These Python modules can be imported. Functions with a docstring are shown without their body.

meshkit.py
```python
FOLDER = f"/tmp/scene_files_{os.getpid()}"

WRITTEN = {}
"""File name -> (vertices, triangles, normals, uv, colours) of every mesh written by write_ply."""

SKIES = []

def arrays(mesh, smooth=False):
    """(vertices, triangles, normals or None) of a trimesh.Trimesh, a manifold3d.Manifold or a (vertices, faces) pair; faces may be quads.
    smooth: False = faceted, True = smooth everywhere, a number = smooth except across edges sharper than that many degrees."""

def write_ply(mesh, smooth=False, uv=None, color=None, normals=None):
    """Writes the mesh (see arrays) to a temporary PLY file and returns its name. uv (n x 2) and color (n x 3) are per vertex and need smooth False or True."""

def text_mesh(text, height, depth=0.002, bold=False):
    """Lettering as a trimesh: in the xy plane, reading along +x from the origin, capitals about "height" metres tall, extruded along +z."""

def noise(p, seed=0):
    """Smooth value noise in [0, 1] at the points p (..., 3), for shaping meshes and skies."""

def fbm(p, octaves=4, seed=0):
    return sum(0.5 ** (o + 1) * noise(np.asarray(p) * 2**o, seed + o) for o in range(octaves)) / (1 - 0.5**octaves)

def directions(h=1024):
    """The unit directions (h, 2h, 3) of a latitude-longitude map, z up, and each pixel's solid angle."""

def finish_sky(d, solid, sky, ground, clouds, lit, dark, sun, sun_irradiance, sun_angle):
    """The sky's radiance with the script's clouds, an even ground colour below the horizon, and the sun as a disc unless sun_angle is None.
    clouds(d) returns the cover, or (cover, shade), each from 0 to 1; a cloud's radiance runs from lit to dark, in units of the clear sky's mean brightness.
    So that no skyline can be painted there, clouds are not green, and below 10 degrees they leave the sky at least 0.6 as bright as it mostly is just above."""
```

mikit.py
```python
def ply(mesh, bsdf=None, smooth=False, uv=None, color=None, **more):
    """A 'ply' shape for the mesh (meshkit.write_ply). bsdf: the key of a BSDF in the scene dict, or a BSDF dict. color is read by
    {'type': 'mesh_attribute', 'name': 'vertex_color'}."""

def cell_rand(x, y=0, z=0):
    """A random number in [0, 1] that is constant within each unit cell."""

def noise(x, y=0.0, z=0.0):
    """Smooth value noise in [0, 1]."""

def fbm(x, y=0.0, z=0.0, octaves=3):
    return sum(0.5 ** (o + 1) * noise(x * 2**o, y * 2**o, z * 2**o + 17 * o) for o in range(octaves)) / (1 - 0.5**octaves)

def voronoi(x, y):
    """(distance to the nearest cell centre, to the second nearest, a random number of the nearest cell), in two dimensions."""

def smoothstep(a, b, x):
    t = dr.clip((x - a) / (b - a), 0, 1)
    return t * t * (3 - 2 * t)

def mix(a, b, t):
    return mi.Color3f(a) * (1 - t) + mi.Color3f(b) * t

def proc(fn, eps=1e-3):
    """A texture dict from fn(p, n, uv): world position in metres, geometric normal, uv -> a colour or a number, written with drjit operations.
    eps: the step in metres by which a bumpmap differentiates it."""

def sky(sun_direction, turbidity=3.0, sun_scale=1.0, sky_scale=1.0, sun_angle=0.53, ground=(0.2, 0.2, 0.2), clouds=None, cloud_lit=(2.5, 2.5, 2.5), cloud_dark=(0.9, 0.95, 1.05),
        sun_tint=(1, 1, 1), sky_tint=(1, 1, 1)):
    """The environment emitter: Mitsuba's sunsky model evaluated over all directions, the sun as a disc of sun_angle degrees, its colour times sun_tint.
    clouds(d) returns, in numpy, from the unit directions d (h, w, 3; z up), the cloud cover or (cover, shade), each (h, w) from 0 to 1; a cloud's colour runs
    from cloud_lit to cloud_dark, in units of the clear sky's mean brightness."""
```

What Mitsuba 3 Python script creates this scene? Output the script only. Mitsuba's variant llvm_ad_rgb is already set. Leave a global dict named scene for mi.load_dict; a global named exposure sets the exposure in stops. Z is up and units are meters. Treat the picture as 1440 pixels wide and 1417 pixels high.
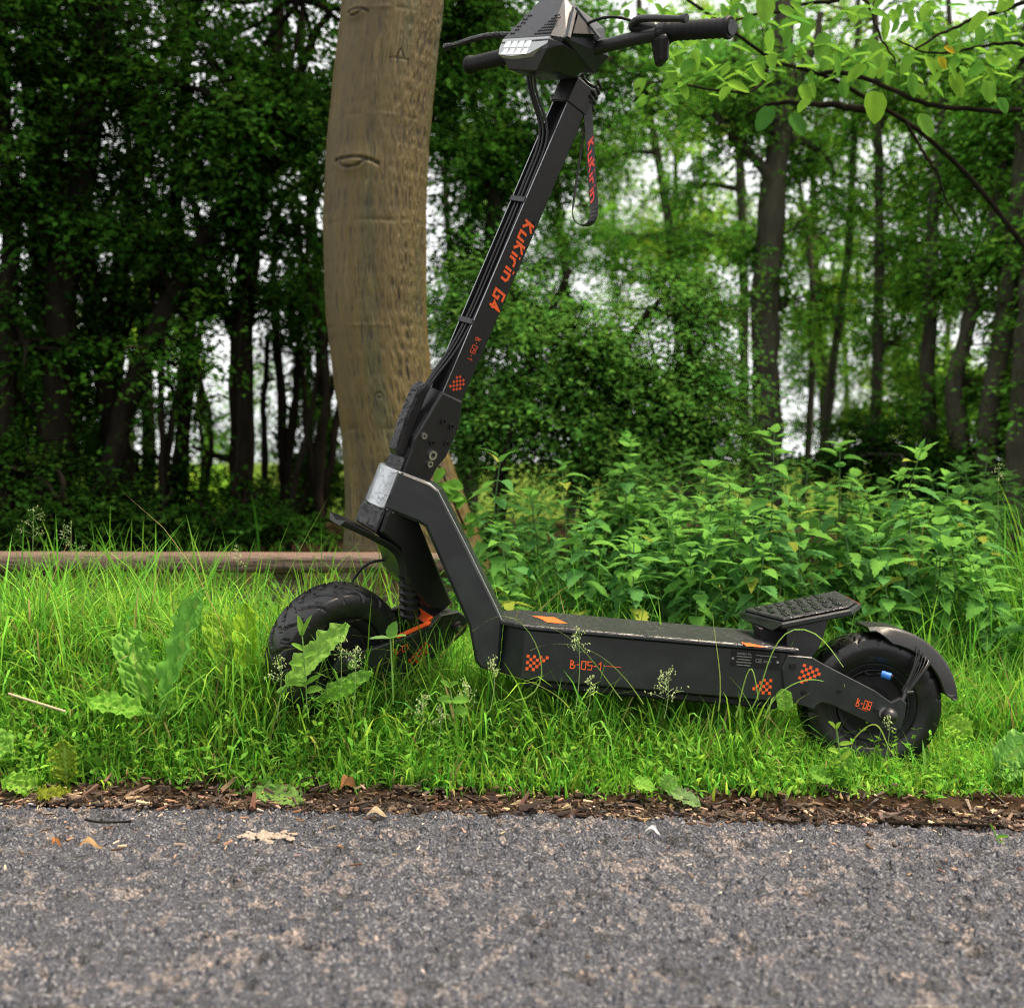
import math
import numpy as np
import trimesh
import shapely.geometry as sg
import mitsuba as mi
import drjit as dr
import mikit
import meshkit
from mikit import noise, fbm, voronoi, cell_rand, smoothstep, mix

T = mi.ScalarTransform4f
scene, labels = {}, {}

# ------------------------------------------------------------------ camera, sky, exposure
F_PX, HORIZON, EYE = 1500.0, 650.0, 0.62          # focal length and horizon in pixels of the 1440 x 1417 photograph, eye height in metres
PITCH = math.atan((708.5 - HORIZON) / F_PX)
scene['camera'] = {
    'type': 'thinlens', 'fov': math.degrees(2 * math.atan(720 / F_PX)), 'fov_axis': 'x',
    'to_world': T().look_at(origin=[0, 0, EYE], target=[0, math.cos(PITCH), EYE - math.sin(PITCH)], up=[0, 0, 1]),
    'aperture_radius': 0.0055, 'focus_distance': 2.06, 'near_clip': 0.05, 'far_clip': 3000.0,
}
def overcast(d):
    n = meshkit.fbm(d * np.array([2.2, 2.2, 4.0]), octaves=4, seed=5)
    return np.ones(d.shape[:2]), np.clip((n - 0.35) * 1.4, 0, 0.6)
scene['sky'] = mikit.sky([0.38, -0.02, 0.92], turbidity=3, sun_scale=1.4, sun_angle=18, clouds=overcast,
                         cloud_lit=(4.4, 4.4, 4.4), cloud_dark=(3.5, 3.55, 3.65), ground=(0.10, 0.12, 0.07), sun_tint=(1.0, 0.99, 0.97))
exposure = 1.95

# ------------------------------------------------------------------ materials
def rgb(*c):
    return {'type': 'rgb', 'value': list(map(float, c))}
def mat(name, **k):
    scene[name] = {'type': 'twosided', 'bsdf': {'type': 'principled', **{a: (rgb(*v) if isinstance(v, tuple) else v) for a, v in k.items()}}}
    return name
def bumpy(name, fn, scale, eps, **k):
    scene[name] = {'type': 'twosided', 'bsdf': {'type': 'bumpmap', 'arbitrary': mikit.proc(fn, eps=eps), 'scale': scale,
                   'bsdf': {'type': 'principled', **{a: (rgb(*v) if isinstance(v, tuple) else v) for a, v in k.items()}}}}
    return name
VC = {'type': 'mesh_attribute', 'name': 'vertex_color'}
def grime(p, n, uv):
    a = fbm(p.x * 22, p.y * 22, p.z * 22, octaves=3)
    s = noise(p.x * 260, p.y * 260, p.z * 260)
    return mix((0.0095, 0.0120, 0.0118), (0.019, 0.0235, 0.0225), smoothstep(0.40, 0.75, a) * 0.8 + smoothstep(0.86, 0.95, s) * 0.5)
mat('paint_black', base_color=mikit.proc(grime), roughness=0.40, specular=0.5)
mat('plastic_black', base_color=(0.0085, 0.0085, 0.0095), roughness=0.42, specular=0.5)
mat('plastic_grey', base_color=(0.021, 0.023, 0.029), roughness=0.42, specular=0.5)
mat('rubber', base_color=mikit.proc(lambda p, n, uv: mix((0.008, 0.008, 0.009), (0.022, 0.021, 0.020), smoothstep(0.5, 0.8, fbm(p.x * 35, p.y * 35, p.z * 35)))), roughness=0.33, specular=0.45)
mat('matte_black', base_color=(0.006, 0.006, 0.007), roughness=0.6, specular=0.3)
def wet(p, n, uv):
    a = noise(p.x * 210, p.y * 210, p.z * 210)
    b = noise(p.x * 420 + 9, p.y * 420, p.z * 420)
    return smoothstep(0.62, 0.74, a) * 0.7 + smoothstep(0.66, 0.76, b) * 0.3
bumpy('wet_plastic', wet, 0.0045, 0.0006, base_color=(0.009, 0.0095, 0.011), roughness=0.20, specular=0.6)
def mat_ribs(p, n, uv):
    return 0.6 * noise(p.x * 60, p.y * 420, p.z * 60) + 0.4 * smoothstep(0.55, 0.75, noise(p.x * 240, p.y * 240, 3.3))
bumpy('grip_tape', mat_ribs, 0.0020, 0.0008, base_color=(0.016, 0.016, 0.018), roughness=0.36, specular=0.5)
mat('orange', base_color=(0.78, 0.105, 0.018), roughness=0.45)
mat('orange_dull', base_color=(0.50, 0.065, 0.020), roughness=0.5)
mat('red_print', base_color=(0.70, 0.06, 0.035), roughness=0.5)
bumpy('silver', wet, 0.0012, 0.0006, base_color=(0.50, 0.52, 0.54), metallic=0.9, roughness=0.30)
mat('steel', base_color=(0.70, 0.70, 0.70), metallic=1.0, roughness=0.25)
mat('bright_edge', base_color=(0.30, 0.31, 0.32), metallic=0.7, roughness=0.35)  # pale edge metal; on the frame arm it imitates a bevel highlight
mat('print_faint', base_color=(0.20, 0.205, 0.19), roughness=0.6)
mat('print_white', base_color=(0.45, 0.46, 0.42), roughness=0.6)
mat('blue', base_color=(0.03, 0.17, 0.60), roughness=0.3, clearcoat=0.5)
mat('lens_white', base_color=(0.34, 0.36, 0.36), roughness=0.14, specular=0.8, clearcoat=1.0)
mat('lens_chrome', base_color=(0.85, 0.86, 0.86), metallic=1.0, roughness=0.10)
mat('red_lens', base_color=(0.35, 0.02, 0.015), roughness=0.2, clearcoat=1.0)
scene['clear_cover'] = {'type': 'thindielectric', 'int_ior': 1.5}

# ------------------------------------------------------------------ mesh helpers
def nrm(v):
    v = np.asarray(v, float)
    return v / np.maximum(np.linalg.norm(v, axis=-1, keepdims=True), 1e-12)
def add(key, mesh, bsdf, smooth=False, color=None, label=None, category=None, group=None, kind=None, **more):
    k, i = key, 0
    while k in scene:
        i += 1
        k = f'{key}_{i:03d}'
    scene[k] = mikit.ply(mesh, bsdf, smooth=smooth, color=color, **more)
    tag(k, label, category, group, kind)
    return k
def tag(k, label=None, category=None, group=None, kind=None):
    d = {a: b for a, b in dict(label=label, category=category, group=group, kind=kind).items() if b}
    if d:
        labels.setdefault(k, {}).update(d)
used_names = set()
def name(stem):
    k, i = stem, 0
    while k in used_names:
        i += 1
        k = f'{stem}_{i:03d}'
    used_names.add(k)
    return k
def cat(ms):
    vs, fs, n = [], [], 0
    for m in ms:
        v, f = (np.asarray(m.vertices), np.asarray(m.faces)) if hasattr(m, 'vertices') else m
        vs.append(v); fs.append(np.asarray(f) + n); n += len(v)
    return np.vstack(vs), np.vstack(fs)
def loft(rings, cap=True, close=False):
    """rings (m, n, 3), each closed."""
    r = np.asarray(rings, float); m, n = r.shape[:2]
    i = np.arange(n); fs = []
    for k in range(m - 1 + close):
        a, b = k * n, ((k + 1) % m) * n
        fs += [np.stack([a + i, a + (i + 1) % n, b + (i + 1) % n], 1), np.stack([a + i, b + (i + 1) % n, b + i], 1)]
    v = r.reshape(-1, 3)
    if cap and not close:
        v = np.vstack([v, r[0].mean(0), r[-1].mean(0)]); e = (m - 1) * n
        fs += [np.stack([(i + 1) % n, i, i * 0 + m * n], 1), np.stack([e + i, e + (i + 1) % n, i * 0 + m * n + 1], 1)]
    return v, np.vstack(fs)
def tube(pts, rad, sides=8, cap=True, flat=None):
    """A tube along a polyline; flat=(w, h, up) gives an elliptic section."""
    p = np.asarray(pts, float); r = np.broadcast_to(np.asarray(rad, float), (len(p),))
    t = nrm(np.gradient(p, axis=0))
    u = np.cross(t[0], [0.31, 0.22, 0.93] if abs(t[0][2]) < 0.9 else [1, 0.2, 0]); u = nrm(u)
    a = np.arange(sides) * 2 * np.pi / sides; rings = []
    for k in range(len(p)):
        u = nrm(u - (u @ t[k]) * t[k]); w = np.cross(t[k], u)
        rings.append(p[k] + r[k] * (np.cos(a)[:, None] * u + np.sin(a)[:, None] * w))
    return loft(rings, cap)
def spline(pts, n):
    p = np.asarray(pts, float)
    d = np.r_[0, np.cumsum(np.linalg.norm(np.diff(p[:, :3], axis=0), axis=1))]
    from scipy.interpolate import PchipInterpolator, CubicSpline
    return (CubicSpline if len(p) > 3 else PchipInterpolator)(d, p, axis=0)(np.linspace(0, d[-1], n))
def miter(poly, dist):
    p = np.asarray(poly, float); e = nrm(np.roll(p, -1, 0) - p)
    nn = np.stack([-e[:, 1], e[:, 0]], 1); a, b = np.roll(nn, 1, 0), nn
    m = a + b; m /= np.maximum((m * a).sum(1, keepdims=True), 0.35)
    return p + m * dist
def plate(poly, w0, w1, bevel=0.002, place=None):
    """A 2-D outline (either winding) made into a bevelled plate between the third coordinates w0 and w1; place maps (u, v, w) rows to the world."""
    p = np.asarray(poly, float)
    if sg.Polygon(p).exterior.is_ccw is False:
        p = p[::-1]
    q = miter(p, bevel)
    rings = [np.c_[x, np.full(len(p), w)] for x, w in ((q, w0), (p, w0 + bevel), (p, w1 - bevel), (q, w1))]
    v, f = loft(rings, cap=False)
    import mapbox_earcut
    tri = np.asarray(mapbox_earcut.triangulate_float64(q, np.array([len(q)], np.uint32))).reshape(-1, 3)
    f = np.vstack([f, tri[:, ::-1], tri + 3 * len(p)])
    return (place(v) if place else v), f
def hull(pts):
    m = trimesh.convex.convex_hull(np.asarray(pts, float))
    return np.asarray(m.vertices), np.asarray(m.faces)
def round_hull(pts, r, sub=1):
    s = trimesh.creation.icosphere(subdivisions=sub, radius=r).vertices
    return hull((np.asarray(pts, float)[:, None] + s[None]).reshape(-1, 3))
def on_plane(mesh, origin, xd, yd, scale=1.0):
    xd, yd = nrm(xd), np.asarray(yd, float); yd = nrm(yd - (yd @ xd) * xd)
    v = np.asarray(mesh.vertices if hasattr(mesh, 'vertices') else mesh[0]) * scale
    return np.asarray(origin) + v @ np.stack([xd, yd, np.cross(xd, yd)]), np.asarray(mesh.faces if hasattr(mesh, 'faces') else mesh[1])
def lettering(text, h, origin, xd, yd, bold=True, stretch=1.0):
    m = meshkit.text_mesh(text, h, depth=0.0006, bold=bold)
    m.vertices[:, 0] *= stretch
    m.vertices[:, 2] += 0.0004
    return on_plane(m, origin, xd, yd)
def checker(cells, s, origin, xd, yd):
    """Flat print: small squares at the (column, row) cells."""
    ms = []
    for c, r in cells:
        b = trimesh.creation.box((s * 0.94, s * 0.94, 0.0006)); b.apply_translation((c * s, r * s, 0.0007)); ms.append(b)
    return on_plane(cat(ms), origin, xd, yd)
def ray(px, py, Y):
    """The point at depth Y seen at a pixel of the photograph (used to take sizes off it)."""
    u, w, c, s = (px - 720) / F_PX, (708.5 - py) / F_PX, math.cos(PITCH), math.sin(PITCH)
    d = np.array([u, c + w * s, w * c - s])
    return np.array([0, 0, EYE]) + d * (Y / d[1])
# ------------------------------------------------------------------ squared lettering, drawn as strokes on a 4 x 6 grid
GLYPH = {
    'K': ['00 06', '36 03 30'], 'u': ['04 00 30 34', '30 34'], 'i': ['00 04', '05.2 06'], 'r': ['00 04', '03 14 34'], 'n': ['00 04 24 33 30'],
    'G': ['36 06 00 30 33 1.53'], '4': ['20 26 02 32'], 'B': ['00 06 25 24 03 32 31 20 00', '03 23'], '0': ['00 06 36 30 00'], '1': ['04.5 1.56 1.50'],
    '5': ['36 06 03.3 33.3 30 00'], '8': ['00 06 36 30 00', '03 33'], '9': ['00 30 36 06 03 33'], '-': ['03 23'], ' ': [],
}
def squared(text, h, stroke, slant=0.0, gap=0.35):
    """Flat extruded lettering of capital height h, reading along +x from the origin."""
    import re
    from shapely.ops import unary_union
    ms, x = [], 0.0
    for ch in text:
        shapes, wmax = [], 0.0
        for line in GLYPH[ch]:
            pts = []
            for tok in line.split():
                a, c = re.match(r'^(\d(?:\.5)?)(\d(?:\.\d)?)$', tok).groups()
                pts.append((float(a), float(c))); wmax = max(wmax, float(a))
            shapes.append(sg.LineString(pts).buffer(stroke / 2, cap_style=2, join_style=2, mitre_limit=2))
        if shapes:
            u = unary_union(shapes)
            for p in getattr(u, 'geoms', [u]):
                e = trimesh.creation.extrude_polygon(p, 0.0006, engine='earcut')
                v = e.vertices.copy(); yy = v[:, 1].copy()
                v[:, 1] = yy * h / 6; v[:, 0] = (x + v[:, 0] + slant * yy) * h / 6; v[:, 2] += 0.0005
                ms.append((v, e.faces))
        x += (wmax if shapes else 1.6) + stroke + gap * 2
    return cat(ms), x * h / 6
def stencil(text, h, length, origin, xd, yd, stroke=1.0, slant=0.0):
    m, w = squared(text, h, stroke, slant)
    return on_plane((m[0] * [length / w, 1, 1], m[1]), origin, xd, yd)
# ------------------------------------------------------------------ the scooter
S = 'electric_scooter'
tag(S, 'black electric scooter with orange checker markings standing in the grass by the road', 'scooter')
YC = 2.15                                          # depth of its middle plane
def side(pts, Y):                                  # an outline taken off the photograph at the depth of the face that shows it: (x, z) in metres
    return np.array([ray(a, b, Y)[[0, 2]] for a, b in pts])
xz = lambda v: v[:, [0, 2, 1]]                     # (x, z, depth) -> world
# deck: its own frame, u to the rear along the board, w up
dk0 = ray(745, 881, 2.05); du = nrm(ray(1098, 912, 2.05) - dk0); dv = np.array([0, 1.0, 0]); dw = np.cross(du, dv)
dw = dw if dw[2] > 0 else -dw
dk0 = dk0 + dv * 0.10
D = lambda v: dk0 + v[:, :1] * du + v[:, 1:2] * dv + v[:, 2:3] * dw
L = 0.515
plan = [(-0.050, -0.050), (-0.008, -0.098), (L, -0.098), (L, 0.098), (-0.012, 0.098), (-0.050, 0.050)]
add(f'{S}__deck', plate(plan, -0.104, -0.006, 0.003, D), 'paint_black')
lip = [(-0.060, -0.065), (-0.014, -0.104), (L + 0.006, -0.104), (L + 0.006, 0.104), (-0.014, 0.104), (-0.060, 0.065)]
add(f'{S}__deck__grip_mat', plate(lip, -0.0055, 0.0035, 0.002, D), 'grip_tape')
add(f'{S}__deck__edge_strip', cat([plate([(0.0, -0.1052), (L, -0.1052), (L, -0.1042), (0.0, -0.1042)], -0.004, 0.001, 0.0003, D)]), 'plastic_grey')
add(f'{S}__deck__belly_plate', plate([(0.0, -0.085), (L - 0.02, -0.085), (L - 0.02, 0.085), (0.0, 0.085)], -0.122, -0.1045, 0.004, D), 'matte_black')
def dk_pt(px, py, w=None):                         # a point of the near deck side (v = -0.098) or of the deck top
    o = np.array([0, 0, EYE]); d = ray(px, py, 1.0) - o
    nvec, c0 = (dv, dk0 - 0.098 * dv) if w is None else (dw, dk0 + w * dw)
    return o + d * (((c0 - o) @ nvec) / (d @ nvec))
sgn = -dv
ck = [(0, 4), (1, 4.0), (2, 4), (3, 4)]
flag = [(0, 0), (0, 2), (0, 4), (1, 1), (1, 3), (2, 0), (2, 2), (2, 4), (3, 1), (3, 3), (4, 2), (4, 4), (5, 3), (6, 4)]
add(f'{S}__deck__checker_mark', checker(flag, 0.0062, dk_pt(741, 940), du, dw), 'orange', label='orange checker flag on the front of the deck side')
add(f'{S}__deck__lettering', stencil('B-05-1', 0.0155, 0.062, dk_pt(802, 939), du, dw, 0.75), 'orange', label='orange lettering on the deck side')
add(f'{S}__deck__lettering', on_plane(trimesh.creation.box((0.036, 0.0016, 0.0008)), dk_pt(861, 937), du, dw), 'orange_dull')
flag2 = [(6 - c, r) for c, r in flag]
add(f'{S}__deck__checker_mark', checker([(6 - c, 4 - r) for c, r in flag][:9] + [(6, 0), (6, 2), (6, 4), (5, 1), (5, 3), (4, 0), (4, 2), (4, 4), (3, 1), (3, 3), (2, 2), (1, 1)], 0.0062, dk_pt(1055, 972), du, dw), 'orange', label='orange checker flag on the rear of the deck side')
# rating plate with small print
rp = dk_pt(1062, 928)
add(f'{S}__deck__rating_plate', on_plane(trimesh.creation.box((0.096, 0.032, 0.0012)), rp, du, dw), 'matte_black', label='small black rating plate with fine print')
tiny = []
for r in range(4):
    tiny.append(on_plane(trimesh.creation.box((0.030 - 0.004 * (r % 2), 0.0016, 0.0004)), rp + du * -0.022 + dw * (0.005 - 0.0055 * r) - dv * 0.0010, du, dw))
tiny.append(on_plane(trimesh.creation.box((0.040, 0.0012, 0.0004)), rp + du * 0.020 + dw * 0.010 - dv * 0.0010, du, dw))
m = meshkit.text_mesh('CE', 0.0075, 0.0004); tiny.append(on_plane(m, rp + du * 0.000 + dw * -0.004 - dv * 0.0008, du, dw))
m = meshkit.text_mesh('RoHS', 0.0042, 0.0004); tiny.append(on_plane(m, rp + du * 0.016 + dw * -0.003 - dv * 0.0008, du, dw))
m = meshkit.text_mesh('KuKirin G4', 0.004, 0.0004, bold=True); tiny.append(on_plane(m, rp + du * -0.036 + dw * 0.0088 - dv * 0.0008, du, dw))
for s in (-1, 1):
    c = trimesh.creation.cylinder(radius=0.0026, height=0.0012, sections=14); tiny.append(on_plane(c, rp + du * 0.0435 * s - dv * 0.001, du, dw))
add(f'{S}__deck__rating_print', cat(tiny), 'print_faint')
# orange arrows on the mat
t0, t1, t2, t3, t4, t5 = (dk_pt(*q, w=0.0035) for q in ((748, 866), (779, 868), (798, 877), (770, 875.5), (762, 871), (762, 871)))
def flatpoly(pts, nvec, th=0.0008):
    p = np.array(pts); c = p.mean(0); n = len(p); q = p + nvec * th
    f = [[i, (i + 1) % n, n] for i in range(n)]
    return np.vstack([q, q.mean(0)]), np.array(f)
add(f'{S}__deck__arrow_mark', flatpoly([t0, t1, t2, t3, t4], dw), 'orange', label='orange arrow on the front of the deck mat')
add(f'{S}__deck__arrow_mark', flatpoly([dk_pt(*q, w=0.0035) for q in ((1042, 903), (1060, 905.5), (1078, 910.5), (1050, 909))], dw), 'orange', label='orange arrow on the rear of the deck mat')
# neck: the bent frame arm from the head tube to the deck
nk = [(559, 661), (605, 679), (617, 689), (699, 854), (708, 872), (703, 930), (697, 946), (676, 940), (668, 930), (659, 880), (598, 741), (586, 734), (538, 715)]
add(f'{S}__neck', plate(side(nk, 2.085), 2.085, 2.215, 0.006, xz), 'paint_black', label='dark grey bent frame arm')
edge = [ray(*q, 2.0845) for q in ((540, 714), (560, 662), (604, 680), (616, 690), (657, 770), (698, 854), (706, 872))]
add(f'{S}__neck__edge_line', tube(edge, 0.0011, 6), 'bright_edge', smooth=60, label='thin bright line drawn as the highlight on the frame arm edge')  # pale tube imitating the highlight along the bevelled arm edge
# head tube with its silver front
hp = side([(541, 716), (562, 662)], 2.10); ax = nrm(np.array([hp[1][0] - hp[0][0], 0, hp[1][1] - hp[0][1]])); fr = np.array([-ax[2], 0, ax[0]])
hb = np.array([hp[0][0], YC, hp[0][1]]); hl = np.linalg.norm(hp[1] - hp[0])
an = np.radians(np.linspace(-90, 90, 15))
rings = [[hb + ax * (hl * t) + (0.062 * math.sin(a)) * dv + fr * (k * 0.052 * math.cos(a) ** 0.8 - 0.004) for a in an] + [hb + ax * hl * t + 0.06 * dv - fr * 0.02, hb + ax * hl * t - 0.06 * dv - fr * 0.02] for t, k in ((0, .94), (0.03, 1), (0.97, 1), (1.0, .94))]
add(f'{S}__neck__head_plate', loft(rings), 'silver', smooth=40, label='bright silver front plate of the head tube')
gap = [[p + fr * -0.0 for p in r] for r in rings]
add(f'{S}__neck__head_seam', plate([(0.001, -0.064), (0.007, -0.064), (0.007, 0.064), (0.001, 0.064)], -0.002, hl + 0.001, 0.0005, lambda v: hb - fr * 0.006 + v[:, :1] * -fr * 0.6 + v[:, 1:2] * dv + v[:, 2:3] * ax), 'matte_black')
# rear swing arm
ra = [(1108, 921), (1142, 924), (1161, 935), (1230, 970.6), (1254, 987.5), (1267, 981), (1275, 989), (1272, 1010), (1265, 1026), (1250, 1028), (1237, 1023), (1170, 991), (1157, 987.5), (1149, 991), (1145, 997), (1114, 988), (1104, 980), (1100, 940)]
rap = side(ra, 2.045)
add(f'{S}__rear_arm', plate(rap, 2.045, 2.057, 0.0015, xz), 'paint_black')
add(f'{S}__rear_arm_001', plate(rap, 2.243, 2.255, 0.0015, xz), 'paint_black')
add(f'{S}__rear_arm__crossbar', plate(side([(1102, 930), (1142, 934), (1142, 980), (1106, 976)], 2.06), 2.058, 2.242, 0.003, xz), 'matte_black')
rx = np.array([1, 0, -0.50]); rx = nrm(rx); ry = np.cross([0, -1.0, 0], rx) if False else np.array([-rx[2], 0, rx[0]])
rflag = [(0, 1), (0, 3), (0, 5), (1, 0), (1, 2), (1, 4), (2, 1), (2, 3), (2, 5), (3, 2), (3, 4), (4, 3), (4, 1), (5, 2)]
add(f'{S}__rear_arm__checker_mark', checker([(0, 5), (0, 3), (0, 1), (1, 4), (1, 2), (1, 0), (2, 3), (2, 5), (2, 1), (3, 4), (3, 2), (4, 3), (4, 5), (5, 4)], 0.0064, ray(1123, 957, 2.045), nrm([1, 0, -0.36]), nrm([0.36, 0, 1])), 'orange')
add(f'{S}__rear_arm__lettering', stencil('B-08', 0.0150, 0.031, ray(1203, 992, 2.045), nrm([1, 0, -0.30]), nrm([0.30, 0, 1]), 0.75), 'orange', label='orange lettering near the rear axle')
add(f'{S}__rear_arm__lettering', on_plane(trimesh.creation.box((0.019, 0.0012, 0.0008)), ray(1213, 997.5, 2.0445), nrm([1, 0, -0.42]), nrm([0.42, 0, 1])), 'orange_dull')
for q, r in (((1115, 937), .0065), ((1131, 974), .0050), ((1181, 972), .0036), ((1232, 999), .0036)):
    c = trimesh.creation.cylinder(radius=r, height=0.006, sections=20); c.apply_transform(trimesh.transformations.rotation_matrix(np.pi / 2, [1, 0, 0])); c.apply_translation(ray(*q, 2.043)); add(f'{S}__rear_arm__bolt', c, 'matte_black', smooth=30)

# wheels -----------------------------------------------------------------------------------------------------------------------
def tyre(R=0.14, w=0.045, rim=0.083, n=288, seed=0):
    """Tyre about the y axis, tread grooves pressed into it."""
    prof = [(rim, -.034), (rim + .006, -.039), (.104, -.0445), (.114, -.0452), (.121, -.0445), (.1265, -.0425)]
    prof += [((.1275 + .0125 * max(math.cos(t), 0) ** 0.62) , .0412 * math.sin(t)) for t in np.radians(np.linspace(-80, 80, 27))]
    prof += [(r, -y) for r, y in prof[5::-1]]
    prof = np.array(prof); m = len(prof)
    a = np.arange(n) * 2 * np.pi / n
    A, J = np.meshgrid(a, np.arange(m), indexing='ij')
    r, y = prof[J, 0].copy(), prof[J, 1]
    s = A * 0.14 / 0.0485                             # tread pitch
    yy = y / 0.045; fr1 = lambda x: np.abs(x - np.floor(x) - 0.5)
    g = np.zeros_like(r)
    for k, (sl, off, lo, hi, wd) in enumerate([(1.15, 0.0, -.95, -.10, .075), (-1.15, .25, .10, .95, .075), (0.75, .5, -.80, -.42, .05), (-0.75, .75, .42, .80, .05), (.5, .2, -.2, .16, .05)]):
        d = fr1(s + sl * yy + off + 0.22 * yy * yy)
        g = np.maximum(g, np.clip((wd - d) / 0.03, 0, 1) * ((yy > lo) & (yy < hi)))
    r -= 0.0050 * g * (r > 0.120)
    v = np.stack([r * np.cos(A), y, r * np.sin(A)], -1)
    return loft(v.reshape(n, m, 3), close=True)
def wheel(place, key, nutside=-1):
    add(f'{key}__tyre', (place(tyre()[0]), tyre()[1]), 'rubber', smooth=True)
    prof = np.array([(0, -.030), (.030, -.030), (.036, -.022), (.060, -.020), (.066, -.026), (.078, -.033), (.0845, -.0345), (.0845, .0345), (.078, .033), (.066, .026), (.060, .020), (.036, .022), (.030, .030), (0, .030)])
    a = np.arange(72) * 2 * np.pi / 72
    v = np.stack([prof[None, :, 0] * np.cos(a)[:, None], np.broadcast_to(prof[None, :, 1], (72, len(prof))), prof[None, :, 0] * np.sin(a)[:, None]], -1)
    vv, ff = loft(v, close=True)
    add(f'{key}__rim', (place(vv), ff), 'matte_black', smooth=35)
RC = np.array([0.723, YC, 0.135])
wheel(lambda v: v + RC, f'{S}__rear_wheel')
disc = trimesh.creation.annulus(r_min=0.045, r_max=0.062, height=0.003, sections=60)
def yaxis(m, at):
    m = m.copy(); m.apply_transform(trimesh.transformations.rotation_matrix(np.pi / 2, [1, 0, 0])); m.apply_translation(at); return m
add(f'{S}__rear_wheel__rim_line', yaxis(trimesh.creation.annulus(r_min=0.0835, r_max=0.0852, height=0.070, sections=90), RC), 'plastic_grey', smooth=40)
add(f'{S}__rear_wheel__rim_line', yaxis(trimesh.creation.annulus(r_min=0.070, r_max=0.0712, height=0.066, sections=90), RC), 'plastic_grey', smooth=40)
vs = ray(1243, 949, 2.095)
add(f'{S}__rear_wheel__valve', tube(spline([RC + [-.020, -.034, .066], RC + [-.005, -.038, .062], vs + [-.006, .004, .001], vs], 10), 0.0032, 8), 'matte_black', smooth=50)
add(f'{S}__rear_wheel__valve_cap', tube([vs + [-.004, .002, .002], vs + [.012, -.006, -.002]], 0.0072, 14), 'blue', smooth=40, label='blue valve cap')
add(f'{S}__rear_wheel__valve_tip', tube([vs + [.0121, -.006, -.002], vs + [.015, -.0075, -.0026]], 0.0052, 12), 'matte_black', smooth=40)
nut = trimesh.creation.cylinder(radius=0.0115, height=0.010, sections=28)
for s in (-1, 1):
    add(f'{S}__rear_axle', yaxis(nut, RC + [-0.004, s * 0.1065, 0.001]), 'steel', smooth=30)
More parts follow.
